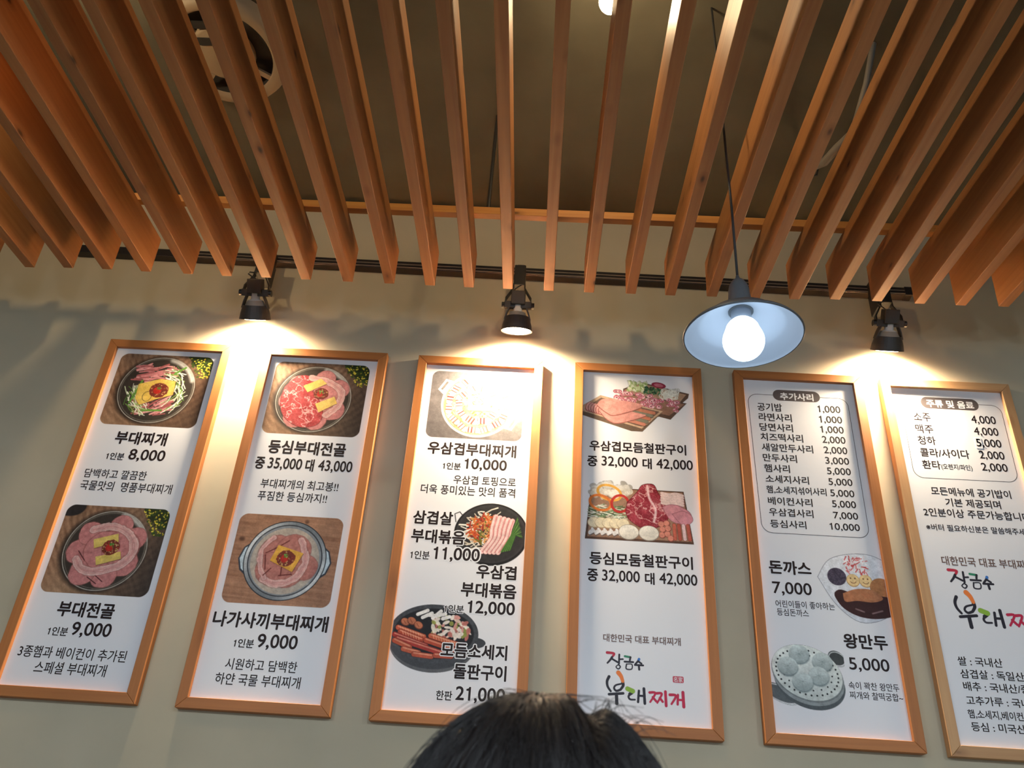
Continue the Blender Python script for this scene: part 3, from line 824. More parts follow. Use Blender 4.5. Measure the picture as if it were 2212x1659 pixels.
def glass_bowl(P, cx, cy, r):
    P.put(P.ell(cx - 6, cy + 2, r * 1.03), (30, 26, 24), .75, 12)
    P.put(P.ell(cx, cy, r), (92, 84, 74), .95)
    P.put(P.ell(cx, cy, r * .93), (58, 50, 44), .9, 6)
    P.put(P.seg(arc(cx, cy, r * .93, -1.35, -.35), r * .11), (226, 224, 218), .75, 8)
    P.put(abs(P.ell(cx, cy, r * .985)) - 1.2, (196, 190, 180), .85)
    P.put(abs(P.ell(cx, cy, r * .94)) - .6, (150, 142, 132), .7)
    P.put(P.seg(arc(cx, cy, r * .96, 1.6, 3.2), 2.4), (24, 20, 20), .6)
def ham(P, x, y, r, col=(214, 138, 134)):
    wob = 7 * (P.noise(22, 22, int(x * 3) % 89) - .5)
    P.put(P.ell(x, y, r * 1.03) + wob, (150, 84, 80), .7, 2)
    c = P.mix(col, (col[0] - 34, col[1] - 34, col[2] - 30), P.noise(9, 9, int(x * 7) % 97))
    P.put(P.ell(x, y, r * .98) + wob, c)
def cheese(P, pts, col=(236, 200, 96)):
    P.put(P.poly([(a + 1.5, b_ + 2) for a, b_ in pts]), (90, 50, 30), .6, 2.5)
    P.put(P.poly(pts), P.mix(col, (col[0] - 18, col[1] - 26, col[2] - 34), P.noise(16, 16, 2)))
def dollop(P, x, y, r=20):
    P.put(P.ell(x, y, r, r * .9) + 5 * P.noise(6, 6, 9) - 2.5, (122, 48, 36), 1, 1.5)
    for _ in range(55):
        a, k = rnd(0, 6.3), r * .9 * math.sqrt(rng.random())
        P.put(P.ell(x + k * math.cos(a), y + k * math.sin(a) * .9, rnd(1.2, 3)), [(164, 60, 40), (186, 140, 84), (92, 34, 28), (206, 170, 110)][rng.integers(4)], .85)
    P.put(P.ell(x - r * .15, y + r * .05, r * .42), (196, 36, 28), .9, 2)
    for _ in range(16): P.put(P.ell(x + rnd(-7, 7), y - r * .25 + rnd(-6, 6), rnd(1.2, 3.4), rnd(1, 2), rnd(0, 3)), (62, 130, 44) if rng.random() < .6 else (110, 176, 70), .95)
def bacon(P, pts, wd=24):
    d0 = P.seg(pts, 0); wob = 9 * (P.noise(18, 18, 41) - .5)
    P.put(d0 - wd / 2 - 2 + wob, (140, 84, 78), .55, 3)
    P.put(d0 - wd / 2 + wob, (226, 192, 186), .97, 2)
    for o_, w_, c_, a_ in ((.30, .10, (206, 146, 140), .8), (.05, .12, (196, 124, 120), .75), (-.1, .0, (240, 222, 216), .5)):
        P.put(abs(d0 - wd * o_ + wob * .8) - wd * w_, c_, a_, 3)
def marbled(P, d, seed, dark=(150, 34, 40), lite=(206, 70, 74)):
    n = P.noise(34, 20, seed, 4, ang=.8); m_ = abs(P.noise(26, 22, seed + 3, 4, ang=.4) - .5)
    c = P.mix(dark, lite, n * 1.5 - .25)
    v = np.clip(1.15 - m_ * 26, 0, 1); c = c * (1 - v[..., None] * .85) + np.array((240, 190, 184)) / 255. * v[..., None] * .85
    m2 = abs(P.noise(9, 7, seed + 5, 3) - .5); v = np.clip(.9 - m2 * 16, 0, 1) * .55
    c = c * (1 - v[..., None]) + np.array((226, 140, 136)) / 255. * v[..., None]
    P.put(d - 1.5, (90, 24, 28)); P.put(d, c)

U0, U1, VA, VB, VC, VD = 55, 402, 52, 350, 657, 956
# board one, top: ham, scallions, cheese
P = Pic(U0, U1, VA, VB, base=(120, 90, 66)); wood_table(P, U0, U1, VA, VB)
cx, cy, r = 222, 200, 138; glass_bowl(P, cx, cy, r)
for _ in range(46):
    x, y, a = cx + rnd(-74, 50), cy + rnd(-98, -34), rnd(-.6, .1)
    l = rnd(14, 30); P.put(P.seg([(x - l * math.cos(a), y - l * math.sin(a)), (x, y + rnd(-4, 4)), (x + l * math.cos(a), y + l * math.sin(a))], rnd(5, 9)), [(206, 122, 124), (228, 150, 150), (176, 92, 94)][rng.integers(3)], .95)
for _ in range(50):
    x, y, a = cx + rnd(-55, 62), cy + rnd(38, 102), rnd(-.75, -.1)
    l = rnd(14, 30); P.put(P.seg([(x - l * math.cos(a), y - l * math.sin(a)), (x + l * math.cos(a), y + l * math.sin(a))], rnd(4, 8)), [(206, 122, 124), (226, 156, 156), (164, 84, 86)][rng.integers(3)], .95)
for _ in range(95):
    t = rng.random(); a0 = rnd(-1.2, .9) if t < .6 else rnd(1.9, 3.1); k = rnd(62, 112)
    x, y = cx + k * math.cos(a0), cy + k * math.sin(a0); a = a0 + 1.57 + rnd(-.6, .6); l = rnd(12, 32)
    P.put(P.seg([(x - l * math.cos(a), y - l * math.sin(a)), (x + rnd(-6, 6), y + rnd(-6, 6)), (x + l * math.cos(a), y + l * math.sin(a))], rnd(1.8, 4.5)), [(228, 232, 208), (206, 220, 178), (132, 168, 78), (84, 128, 54), (240, 240, 226)][rng.integers(5)], .95)
for q in ([(cx - 60, cy - 34), (cx - 82, cy + 60)], [(cx - 30, cy + 88), (cx + 40, cy + 84)], [(cx + 50, cy - 70), (cx + 84, cy - 98)]): P.put(P.seg(q, 8), (96, 150, 56))
cheese(P, [(cx - 70, cy - 20), (cx + 6, cy - 46), (cx + 62, cy - 38), (cx + 66, cy + 18), (cx + 8, cy + 40), (cx - 44, cy + 66), (cx - 66, cy + 40)])
P.put(abs(P.ell(cx - 26, cy + 30, 16, 20)) - 1.2, (120, 96, 50))
dollop(P, cx + 10, cy + 2, 34)
P.build(0, rr_sdf(P, U0, U1, VA, VB, 30))
# board one, bottom and board two, top
def stew(board, v0, v1, marble):
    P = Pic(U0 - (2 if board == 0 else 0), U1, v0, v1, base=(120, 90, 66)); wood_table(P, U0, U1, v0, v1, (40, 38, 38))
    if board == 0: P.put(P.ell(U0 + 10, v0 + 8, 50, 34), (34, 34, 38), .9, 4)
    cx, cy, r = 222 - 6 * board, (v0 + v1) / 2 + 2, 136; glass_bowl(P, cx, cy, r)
    for x, y, rr in ((30, -84, 38), (84, -44, 40), (74, 40, 44), (20, 84, 42), (-50, 76, 44), (-82, 10, 42), (-62, -54, 40), (0, 0, 66), (50, -10, 60)): ham(P, cx + x, cy + y, rr)
    if marble:
        pts = [(cx - 112, cy - 44), (cx - 70, cy - 92), (cx - 20, cy - 88), (cx - 6, cy - 30), (cx + 22, cy + 6), (cx + 44, cy + 60), (cx + 30, cy + 104), (cx - 30, cy + 116), (cx - 90, cy + 80), (cx - 116, cy + 20)]
        marbled(P, P.poly(smooth_pts(pts + [pts[0]])) , 21)
        bacon(P, smooth_pts([(cx - 20, cy - 88), (cx + 46, cy - 72), (cx + 96, cy - 34), (cx + 92, cy + 20), (cx + 56, cy + 64)]), 24)
        cheese(P, [(cx - 46, cy - 52), (cx + 14, cy - 86), (cx + 38, cy - 66), (cx - 26, cy - 26)], (240, 204, 110)); cheese(P, [(cx + 10, cy + 20), (cx + 74, cy - 14), (cx + 88, cy + 14), (cx + 28, cy + 54)], (240, 204, 110))
        dollop(P, cx + 24, cy - 22, 27)
    else:
        for q in ([(cx - 30, cy + 92), (cx + 4, cy + 112)], [(cx - 8, cy + 84), (cx + 22, cy + 104)], [(cx - 84, cy + 8), (cx - 56, cy + 38)]): P.put(P.seg(q, 3), (74, 30, 34), .9)
        bacon(P, smooth_pts([(cx - 58, cy - 66), (cx + 4, cy - 82), (cx + 66, cy - 56), (cx + 92, cy - 6), (cx + 72, cy + 38), (cx + 18, cy + 66), (cx - 50, cy + 70), (cx - 84, cy + 36)]), 26)
        cheese(P, [(cx - 48, cy - 34), (cx + 28, cy - 58), (cx + 36, cy - 30), (cx - 38, cy - 4)], (232, 206, 110)); cheese(P, [(cx - 24, cy + 24), (cx + 52, cy + 2), (cx + 60, cy + 26), (cx - 14, cy + 52)], (232, 206, 110))
        dollop(P, cx + 16, cy - 10, 29)
    P.build(board, rr_sdf(P, U0 - (2 if board == 0 else 0), U1, v0, v1, 30))
stew(0, VC, VD, False); stew(1, VA, VB, True)
# board two, bottom: steel pot with cloudy broth on pale wood
P = Pic(U0, U1, 653, 954, base=(176, 128, 96)); P.C = P.mix((186, 136, 104), (150, 102, 74), P.noise(120, 7, 6, 4, ang=.06) * 1.3 - .15)
P.put(P.ell(78, 742, 9, 7), (84, 54, 40), .8, 6); P.put(P.ell(280, 672, 7), (96, 64, 46), .7, 5)
cx, cy = 232, 806
for s in (-1, 1):
    P.put(P.poly([(cx + s * 108, cy - 62), (cx + s * 140, cy - 36), (cx + s * 152, cy + 2), (cx + s * 140, cy + 40), (cx + s * 108, cy + 66)]), (52, 60, 74), 1, 2)
    P.put(P.poly([(cx + s * 106, cy - 56), (cx + s * 136, cy - 34), (cx + s * 147, cy + 2), (cx + s * 136, cy + 36), (cx + s * 106, cy + 60)]), (186, 206, 218))
P.put(P.ell(cx, cy, 134), (44, 50, 58)); P.put(P.ell(cx, cy, 131), P.mix((112, 120, 128), (206, 212, 216), .5 + .5 * np.sin(np.arctan2(P.V - cy, P.U - cx) * 2 + .6)))
P.put(P.ell(cx, cy, 121), (62, 66, 74)); P.put(P.ell(cx, cy, 117), (136, 142, 148)); P.put(P.ell(cx, cy + 2, 111), P.mix((196, 176, 156), (166, 158, 150), P.noise(40, 40, 3)))
for _ in range(14): P.put(P.ell(cx + rnd(-100, 100), cy + rnd(-90, 100), rnd(5, 16), rnd(3, 8)), (210, 200, 182), .35, 5)
for x, y, rr in ((-26, -20, 62), (20, -30, 58), (10, 30, 60), (-34, 30, 54), (66, 20, 44)): ham(P, cx + x, cy + y, rr, (200, 130, 118))
bacon(P, smooth_pts([(cx - 60, cy + 66), (cx - 10, cy + 80), (cx + 40, cy + 60), (cx + 66, cy + 8), (cx + 52, cy - 50), (cx + 40, cy - 70)]), 22)
bacon(P, smooth_pts([(cx - 50, cy - 74), (cx - 82, cy - 30), (cx - 76, cy + 26), (cx - 56, cy + 62)]), 16)
for q in ([(cx - 66, cy - 20), (cx - 30, cy - 42), (cx + 2, cy - 66)], [(cx - 66, cy - 14), (cx - 58, cy + 34)], [(cx - 6, cy + 20), (cx - 4, cy + 52)], [(cx - 10, cy + 52), (cx + 30, cy + 46)], [(cx - 40, cy + 30), (cx - 60, cy + 54)]): P.put(P.seg(q, 3.4), (96, 34, 30), .9, 2)
cheese(P, [(cx - 30, cy - 50), (cx + 56, cy - 26), (cx + 30, cy + 38), (cx - 48, cy + 4)], (236, 180, 74)); dollop(P, cx + 2, cy - 6, 30)
P.build(1, rr_sdf(P, U0, U1, 653, 954, 30))
# board three, top: white pot with rolled meat
P = Pic(58, 396, 56, 330, base=(120, 116, 116)); P.C = P.mix((134, 128, 128), (100, 94, 94), P.noise(60, 60, 2) * .7 + (P.V - 56) / 274 * .5)
cx, cy, r = 233, 190, 131
for (a) in (-2.62, .5):
    hx, hy = cx + math.cos(a) * (r + 14), cy + math.sin(a) * (r + 14); t = (-math.sin(a), math.cos(a)); n_ = (math.cos(a), math.sin(a))
    q = [(hx + t[0] * 34 - n_[0] * 20, hy + t[1] * 34 - n_[1] * 20), (hx + t[0] * 26 + n_[0] * 12, hy + t[1] * 26 + n_[1] * 12), (hx - t[0] * 26 + n_[0] * 12, hy - t[1] * 26 + n_[1] * 12), (hx - t[0] * 34 - n_[0] * 20, hy - t[1] * 34 - n_[1] * 20)]
    P.put(P.poly(q), (224, 216, 208)); P.put(P.seg([(hx + t[0] * 16, hy + t[1] * 16), (hx - t[0] * 16, hy - t[1] * 16)], 9), (116, 110, 108))
P.put(P.ell(cx, cy, r + 1), (236, 230, 222)); P.put(P.ell(cx, cy, r - 6), (150, 140, 128)); P.put(P.ell(cx, cy, r - 10), P.mix((120, 128, 70), (206, 196, 150), P.noise(9, 9, 5)))
for _ in range(60):
    a, k = rnd(0, 6.3), rnd(70, 118); x, y = cx + k * math.cos(a), cy + k * math.sin(a); b_ = a + 1.57 + rnd(-.4, .4); l = rnd(6, 16)
    P.put(P.seg([(x - l * math.cos(b_), y - l * math.sin(b_)), (x + l * math.cos(b_), y + l * math.sin(b_))], rnd(1.5, 3)), [(226, 218, 190), (120, 160, 60), (236, 232, 214)][rng.integers(3)], .9)
def roll(P, x, y, a, l=17, wd=22):
    c, s_ = math.cos(a), math.sin(a)
    P.put(P.seg([(x - l * c, y - l * s_), (x + l * c, y + l * s_)], wd + 2), (120, 60, 50), .8, 2)
    P.put(P.seg([(x - l * c, y - l * s_), (x + l * c, y + l * s_)], wd), (240, 206, 196))
    for k in (-.55, .15, .8):
        xx, yy = x + l * k * c, y + l * k * s_
        P.put(P.seg([(xx + wd * .42 * s_, yy - wd * .42 * c), (xx - wd * .42 * s_, yy + wd * .42 * c)], rnd(3, 7)), [(196, 48, 46), (214, 84, 76), (176, 36, 38)][rng.integers(3)], .92, 2)
for k_, n_ in ((104, 15), (68, 10)):
    for i in range(n_):
        a = 2 * math.pi * i / n_ + rnd(-.06, .06); roll(P, cx + k_ * math.cos(a), cy + k_ * math.sin(a), a + 1.57 + rnd(-.25, .25))
for _ in range(26):
    a, k = rnd(0, 6.3), rnd(30, 52); P.put(P.ell(cx + k * math.cos(a), cy + k * math.sin(a), rnd(2, 5), rnd(1.5, 3), rnd(0, 3)), (106, 148, 46), .9)
cheese(P, [(cx - 34, cy - 36), (cx + 42, cy - 38), (cx + 44, cy + 24), (cx - 36, cy + 26)], (246, 232, 140))
for _ in range(24): P.put(P.ell(cx + rnd(-20, 22), cy - 14 + rnd(-16, 16), rnd(1.5, 5), rnd(1, 2.4), rnd(0, 3)), [(96, 140, 40), (150, 176, 60), (190, 110, 70)][rng.integers(3)], .9)
P.build(2, rr_sdf(P, 58, 396, 56, 330, 27))
# board three: black pan with kimchi, pork belly and chives
RI = PW * 1000 - FW * 1000 - 1
P = Pic(180, RI, 560, 792); cx, cy = 315, 676
P.put(P.seg([(196, 640), (190, 612), (206, 604), (218, 618)], 3), (70, 66, 66))
P.put(P.ell(cx, cy, 122, 108), (34, 32, 34)); P.put(P.ell(cx, cy - 2, 116, 101), (58, 56, 58)); P.put(P.ell(cx, cy, 108, 94), P.mix((40, 38, 40), (60, 58, 58), P.noise(20, 20, 2)), 1, 4)
for _ in range(95):
    x, y, a = cx + rnd(-92, 10), cy + rnd(-88, 66), rnd(-.9, .9)
    if (x - cx) ** 2 / 100 ** 2 + (y - cy) ** 2 / 84 ** 2 > 1: continue
    l = rnd(8, 24); P.put(P.seg([(x - l * math.cos(a), y - l * math.sin(a)), (x, y + rnd(-5, 5)), (x + l * math.cos(a), y + l * math.sin(a))], rnd(2.5, 5)), [(232, 222, 204), (214, 200, 176), (240, 234, 220)][rng.integers(3)], .95)
for _ in range(150):
    a, k = rnd(0, 6.3), 52 * math.sqrt(rng.random()); x, y, b_ = cx - 24 + k * math.cos(a), cy - 18 + k * math.sin(a), rnd(0, 3.1); l = rnd(4, 14)
    P.put(P.seg([(x - l * math.cos(b_), y - l * math.sin(b_)), (x + l * math.cos(b_), y + l * math.sin(b_))], rnd(3, 6)), [(206, 74, 34), (226, 110, 46), (170, 46, 30), (196, 150, 84), (110, 110, 40), (232, 150, 80)][rng.integers(6)], .95)
for i in range(5):
    o_ = i * 14; pts = smooth_pts([(cx + 12 + o_, cy - 62 + i * 3), (cx + 4 + o_, cy - 20), (cx + 2 + o_ * .9, cy + 16), (cx - 26 + o_ * .95, cy + 62)])
    P.put(P.seg(pts, 17), (176, 92, 92)); P.put(P.seg(pts, 15), (238, 198, 192)); P.put(P.seg([(a + 3, b_) for a, b_ in pts], 4), (208, 116, 116), .85, 2)
for i in range(15):
    P.put(P.seg([(cx + 92 + i * 1.4 - 8, cy - 62 + i * 5), (cx + 66 + i * 1.1, cy), (cx + 36 + i * 2.2, cy + 60 - i * .6)], 2.6), [(70, 116, 46), (98, 148, 62), (48, 88, 36)][i % 3])
P.build(2, P.U - RI)
# board three: stone plate of sausages
L0 = FW * 1000 + 1
P = Pic(L0, 330, 905, 1136); cx, cy = 162, 1010
P.put(P.ell(cx, cy + 34, 132, 84), (96, 98, 102)); P.put(P.ell(cx, cy + 20, 136, 88), (70, 72, 78)); P.put(P.ell(cx + 130, cy + 22, 32, 16), (66, 68, 74))
P.put(P.ell(cx, cy, 138, 90), P.mix((84, 88, 94), (60, 62, 68), P.noise(7, 7, 4))); P.put(P.ell(cx, cy, 124, 77), (36, 36, 40), 1, 3)
for i in range(90):
    x, y = cx + rnd(-8, 108), cy + rnd(-58, 12)
    if (x - cx) ** 2 / 114 ** 2 + (y - cy) ** 2 / 68 ** 2 > 1: continue
    P.put(P.ell(x, y, rnd(5, 13), rnd(3, 7), rnd(0, 3)), [(222, 150, 140), (238, 204, 184), (196, 110, 100), (232, 224, 204), (150, 156, 70), (240, 226, 214)][rng.integers(6)], .95, 1.5)
for i in range(6): P.put(P.seg([(cx - 56 + i * 16, cy - 56 + (i % 2) * 9), (cx - 26 + i * 14, cy - 70 + (i % 3) * 8)], 11), (236, 232, 228))
for x, y in ((-92, -30), (-72, -34), (-50, -22)): P.put(P.ell(cx + x, cy + y, 15, 12, .5), (120, 56, 36)); P.put(P.ell(cx + x, cy + y - 1, 13, 10, .5), (196, 112, 76)); P.put(P.seg([(cx + x - 6, cy + y - 6), (cx + x + 2, cy + y + 5)], 1.6), (140, 66, 44))
def sausage(P, x0, y0, x1, y1, wd, col, cuts=True):
    P.put(P.seg([(x0, y0), (x1, y1)], wd + 2), (96, 34, 24)); P.put(P.seg([(x0, y0), (x1, y1)], wd), col)
    P.put(P.seg([(x0, y0 - wd * .22), (x1, y1 - wd * .22)], wd * .26), (246, 186, 150), .6, 2)
    if cuts:
        n_ = int(math.hypot(x1 - x0, y1 - y0) / 8)
        for k in range(1, n_): xx, yy = x0 + (x1 - x0) * k / n_, y0 + (y1 - y0) * k / n_; P.put(P.seg([(xx - 2, yy - wd * .38), (xx + 2, yy + wd * .38)], 1.6), (240, 176, 140), .8)
for x0, y0, x1, y1, c, cu in ((-112, -12, -30, 12, (204, 88, 54), 1), (-104, 0, -36, 22, (186, 70, 44), 1), (-8, 8, 92, 34, (206, 92, 58), 1), (-120, 10, -20, 40, (168, 46, 40), 0), (-22, 22, 66, 46, (190, 74, 48), 0), (-110, 22, 30, 58, (176, 52, 44), 0), (-118, 28, -70, 46, (196, 84, 52), 0), (-88, 52, -40, 62, (202, 92, 60), 0), (-54, 66, 0, 70, (196, 84, 56), 0), (12, 66, 60, 66, (190, 80, 56), 0)):
    sausage(P, cx + x0, cy + y0, cx + x1, cy + y1, 15, c, cu)
P.build(2, L0 - P.U)
# board four, top: wooden trays with rolled beef, ham and sausages
P = Pic(L0, 420, 50, 276)
wd_, dk = (176, 138, 110), (98, 74, 62)
P.put(P.poly([(178, 96), (242, 64), (414, 104), (410, 122), (386, 146), (392, 158), (300, 206), (150, 146), (176, 120)]), dk)
P.put(P.poly([(182, 100), (244, 70), (404, 108), (380, 140), (180, 130)]), wd_)
for _ in range(120): P.put(P.ell(rnd(196, 262), rnd(64, 104), rnd(4, 9), rnd(2, 5), rnd(0, 3)), [(214, 222, 178), (190, 206, 140), (232, 234, 206), (150, 176, 96)][rng.integers(4)], .85, 1.5)
for _ in range(60): P.put(P.ell(rnd(252, 312), rnd(84, 112), rnd(3, 8), rnd(2, 4), rnd(0, 3)), [(52, 96, 64), (84, 128, 84), (36, 70, 48)][rng.integers(3)], .9)
P.put(P.ell(306, 74, 26, 12, .15), (150, 40, 66)); P.put(P.ell(306, 74, 17, 7, .15), (206, 120, 134), .8)
for _ in range(36): P.put(abs(P.ell(rnd(320, 372), rnd(96, 124), rnd(7, 16), rnd(5, 10), rnd(0, 3))) - 1.6, [(236, 236, 226), (214, 216, 204)][rng.integers(2)], .9)
P.put(P.poly([(126, 150), (180, 112), (404, 144), (344, 214), (120, 160)]), dk); P.put(P.poly([(134, 150), (182, 118), (396, 148), (340, 198), (134, 158)]), (150, 108, 88))
for _ in range(70):
    x = rnd(150, 384); y = 108 + rnd(0, 46) + (x - 170) * .13
    if y > 196 - abs(x - 330) * .5 and x > 330: continue
    a0 = rnd(0, 6.3); rr = rnd(8, 13)
    P.put(P.ell(x, y, rr, rr * .75), (232, 186, 190)); P.put(P.seg(arc(x, y, rr * .8, a0, a0 + 4.4, 8, rr * .58), 3), (182, 56, 84), .92); P.put(P.ell(x, y, rr * .3, rr * .22), (122, 40, 60), .9)
P.put(P.poly([(L0 - 4, 178), (96, 130), (316, 186), (244, 268), (205, 268), (L0 - 4, 212)]), (112, 90, 74)); P.put(P.poly([(L0 - 4, 176), (96, 128), (318, 182), (242, 256), (L0 - 4, 196)]), (200, 164, 132)); P.put(P.poly([(40, 184), (98, 138), (306, 184), (240, 248), (44, 194)]), (120, 92, 78))
for i, c in enumerate(((196, 120, 92), (128, 122, 104), (200, 116, 88), (130, 126, 106), (206, 128, 104))):
    P.put(P.seg([(216 - i * 13, 178 + i * 10), (286 - i * 9, 192 + i * 12)], 15), (88, 66, 54)); P.put(P.seg([(216 - i * 13, 177 + i * 10), (286 - i * 9, 191 + i * 12)], 13), c)
for i in range(7): P.put(P.ell(56 + i * 9, 178 + i * 2.5, 14, 20, .2), (170, 90, 86)); P.put(P.ell(57 + i * 9, 177 + i * 2.5, 12, 18, .2), (226, 160, 150))
for q in ([(90, 190), (120, 176), (240, 196), (250, 206), (160, 238), (120, 226)], [(82, 168), (112, 142), (222, 152), (240, 170), (150, 206), (118, 198)]):
    sp_ = smooth_pts(q + [q[0]]); P.put(P.poly([(a, b_ + 4) for a, b_ in sp_]), (150, 84, 76)); P.put(P.poly(sp_), P.mix((230, 158, 146), (210, 134, 124), P.noise(12, 12, 7)))
P.build(3, L0 - P.U)
# board four, middle: rectangular tray with peppers, sirloin, bacon, ham, mushrooms, sausages
P = Pic(46, 424, 462, 690)
P.put(P.poly([(66, 490), (378, 490), (404, 676), (48, 676)]), (96, 66, 52)); P.put(P.poly([(72, 494), (374, 494), (398, 668), (56, 668)]), (164, 122, 96))
for _ in range(70): P.put(P.ell(rnd(70, 196), rnd(470, 520), rnd(8, 18), rnd(6, 12), rnd(0, 3)), [(222, 214, 200), (236, 230, 216), (204, 194, 178)][rng.integers(3)], .75, 2)
for _ in range(110): x, y, a = rnd(66, 184), rnd(556, 604), rnd(-.5, .5); P.put(P.seg([(x - 12, y - 12 * a), (x + 12, y + 12 * a)], rnd(2, 4)), [(232, 232, 214), (120, 150, 100), (60, 96, 60), (214, 216, 190)][rng.integers(4)], .9)
for x, y, rx, ry, c in ((128, 508, 40, 26, (236, 170, 66)), (98, 546, 36, 26, (232, 120, 48)), (164, 546, 28, 30, (206, 52, 44))): P.put(abs(P.ell(x, y, rx, ry, .3)) - 4.5, c)
for i in range(5): P.put(P.ell(78 + i * 24, 618, 22, 19), (190, 160, 120)); P.put(P.ell(77 + i * 24, 617, 20, 17), (240, 222, 184))
for i in range(6): P.put(P.ell(70 + i * 20, 652, 12, 9, -.6), (236, 230, 226)); P.put(P.seg([(64 + i * 20, 664), (80 + i * 20, 654)], 4), (120, 100, 92)); P.put(P.seg([(72 + i * 20, 640), (80 + i * 20, 650)], 8), (240, 234, 230))
pts = [(188, 540), (222, 500), (240, 474), (276, 470), (292, 500), (316, 540), (322, 590), (300, 616), (250, 632), (204, 610), (184, 580)]
marbled(P, P.poly(smooth_pts(pts + [pts[0]])), 33, (134, 26, 40), (184, 62, 78))
P.put(P.seg(smooth_pts([(256, 476), (262, 520), (282, 560), (276, 604)]), 8), (240, 200, 200), .9, 3)
for i in range(5): P.put(P.seg(smooth_pts([(304, 500 + i * 9), (330, 504 + i * 9), (352, 500 + i * 9), (374, 506 + i * 9)]), 11), (176, 112, 116)); P.put(P.seg(smooth_pts([(304, 499 + i * 9), (330, 503 + i * 9), (352, 499 + i * 9), (374, 505 + i * 9)]), 9), (236, 206, 200)); 
for q in ([(306, 550), (340, 540), (384, 556), (400, 580), (376, 606), (332, 596)], [(338, 574), (372, 562), (398, 574), (402, 596), (372, 612)]): sp_ = smooth_pts(q + [q[0]]); P.put(P.poly(sp_) - 1.5, (160, 90, 104)); P.put(P.poly(sp_), P.mix((226, 150, 160), (208, 130, 144), P.noise(12, 12, 7)))
for x in (192, 258): P.put(P.ell(x, 646, 34, 27), (150, 138, 126)); P.put(P.ell(x, 645, 32, 25), P.mix((244, 236, 222), (222, 212, 196), (P.V - 630) / 40))
for x, y in ((300, 612), (318, 608), (304, 630), (322, 626), (302, 650), (320, 646), (330, 660)): P.put(P.ell(x, y, 11), (140, 66, 56)); P.put(P.ell(x - 1, y - 1, 9.5), (222, 134, 112))
for i, c in enumerate(((206, 98, 76), (190, 84, 66), (226, 190, 190), (198, 92, 74))): P.put(P.seg([(342 + i * 15, 612), (344 + i * 16, 660)], 13), (110, 50, 42)); P.put(P.seg([(342 + i * 15, 612), (344 + i * 16, 660)], 11), c)
P.build(3)
# board five: cutlet plate
P = Pic(210, RI, 668, 906)
q = smooth_pts([(214, 762), (260, 700), (350, 677), (420, 690), (470, 740), (470, 830), (410, 886), (330, 902), (262, 850), (214, 762)])
P.put(P.poly(q), (120, 120, 140)); P.put(P.poly(q) + 1.2, P.mix((232, 234, 240), (206, 212, 224), (P.V - 700) / 200))
P.put(P.ell(350, 796, 96, 88), (222, 224, 232), .6, 10)
for _ in range(80): x, y, a = 342 + rnd(-34, 34), 722 + rnd(-30, 24), rnd(0, 3.1); P.put(P.seg([(x - 7 * math.cos(a), y - 7 * math.sin(a)), (x + 7 * math.cos(a), y + 7 * math.sin(a))], 3.4), [(238, 220, 222), (214, 70, 72), (228, 110, 110), (244, 238, 238)][rng.integers(4)], .95)
P.put(P.ell(276, 758, 30, 29), P.mix((96, 84, 104), (60, 52, 70), P.noise(4, 4, 3) * 1.6 - .3))
for x in (326, 366):
    P.put(P.ell(x, 768, 21), (190, 140, 80)); P.put(P.ell(x, 767, 19.5), (240, 204, 140))
    for s in (-1, 1): P.put(P.ell(x + s * 7, 761, 2.4), (120, 70, 40))
    P.put(P.seg(arc(x, 767, 10, .5, 2.6), 2), (130, 76, 44))
P.put(P.ell(412, 790, 36, 34), P.mix((206, 140, 84), (170, 104, 60), P.noise(8, 8, 6)))
q = smooth_pts([(262, 810), (282, 800), (330, 812), (420, 816), (RI + 20, 830), (RI + 20, 870), (390, 888), (330, 884), (284, 860), (262, 826), (262, 810)]); P.put(P.poly(q), (66, 34, 34)); 
q = smooth_pts([(288, 812), (330, 796), (380, 796), (412, 822), (380, 836), (330, 834), (292, 838), (288, 812)]); P.put(P.poly(q), P.mix((204, 134, 88), (178, 104, 66), P.noise(9, 9, 2)))
P.put(P.seg([(322, 860), (346, 868)], 4), (190, 160, 160), .7, 3); P.put(P.seg([(372, 872), (404, 862)], 4), (190, 160, 160), .7, 3)
P.build(4, P.U - RI)
# board five: dumplings in a steamer
P = Pic(L0, 262, 980, 1178)
P.put(P.ell(240, 1016, 26, 20, .5), (70, 74, 74)); P.put(abs(P.ell(242, 1020, 26, 20, .5)) - 1.5, (200, 206, 206))
P.put(P.ell(60, 1128, 52, 22, .4), (92, 100, 104)); P.put(abs(P.ell(62, 1132, 52, 22, .4)) - 1.6, (206, 212, 214))
P.put(P.ell(150, 1092, 106, 78, .25), (84, 92, 96)); P.put(P.ell(148, 1080, 107, 78, .25), (150, 158, 160), .9); P.put(P.ell(146, 1068, 108, 80, .3), (120, 128, 130)); P.put(P.ell(146, 1064, 106, 79, .3), P.mix((232, 238, 232), (204, 212, 208), (P.V - 1000) / 130))
for i in range(34): a = 2 * math.pi * i / 34; P.put(P.ell(146 + 92 * math.cos(a) - 3 * math.sin(a), 1064 + 66 * math.sin(a) + 12 * math.cos(a), 2.8), (36, 40, 42))
for i in range(18): a = 2 * math.pi * i / 18; P.put(P.ell(146 + 74 * math.cos(a), 1064 + 52 * math.sin(a) + 8 * math.cos(a), 2.4), (40, 44, 46))
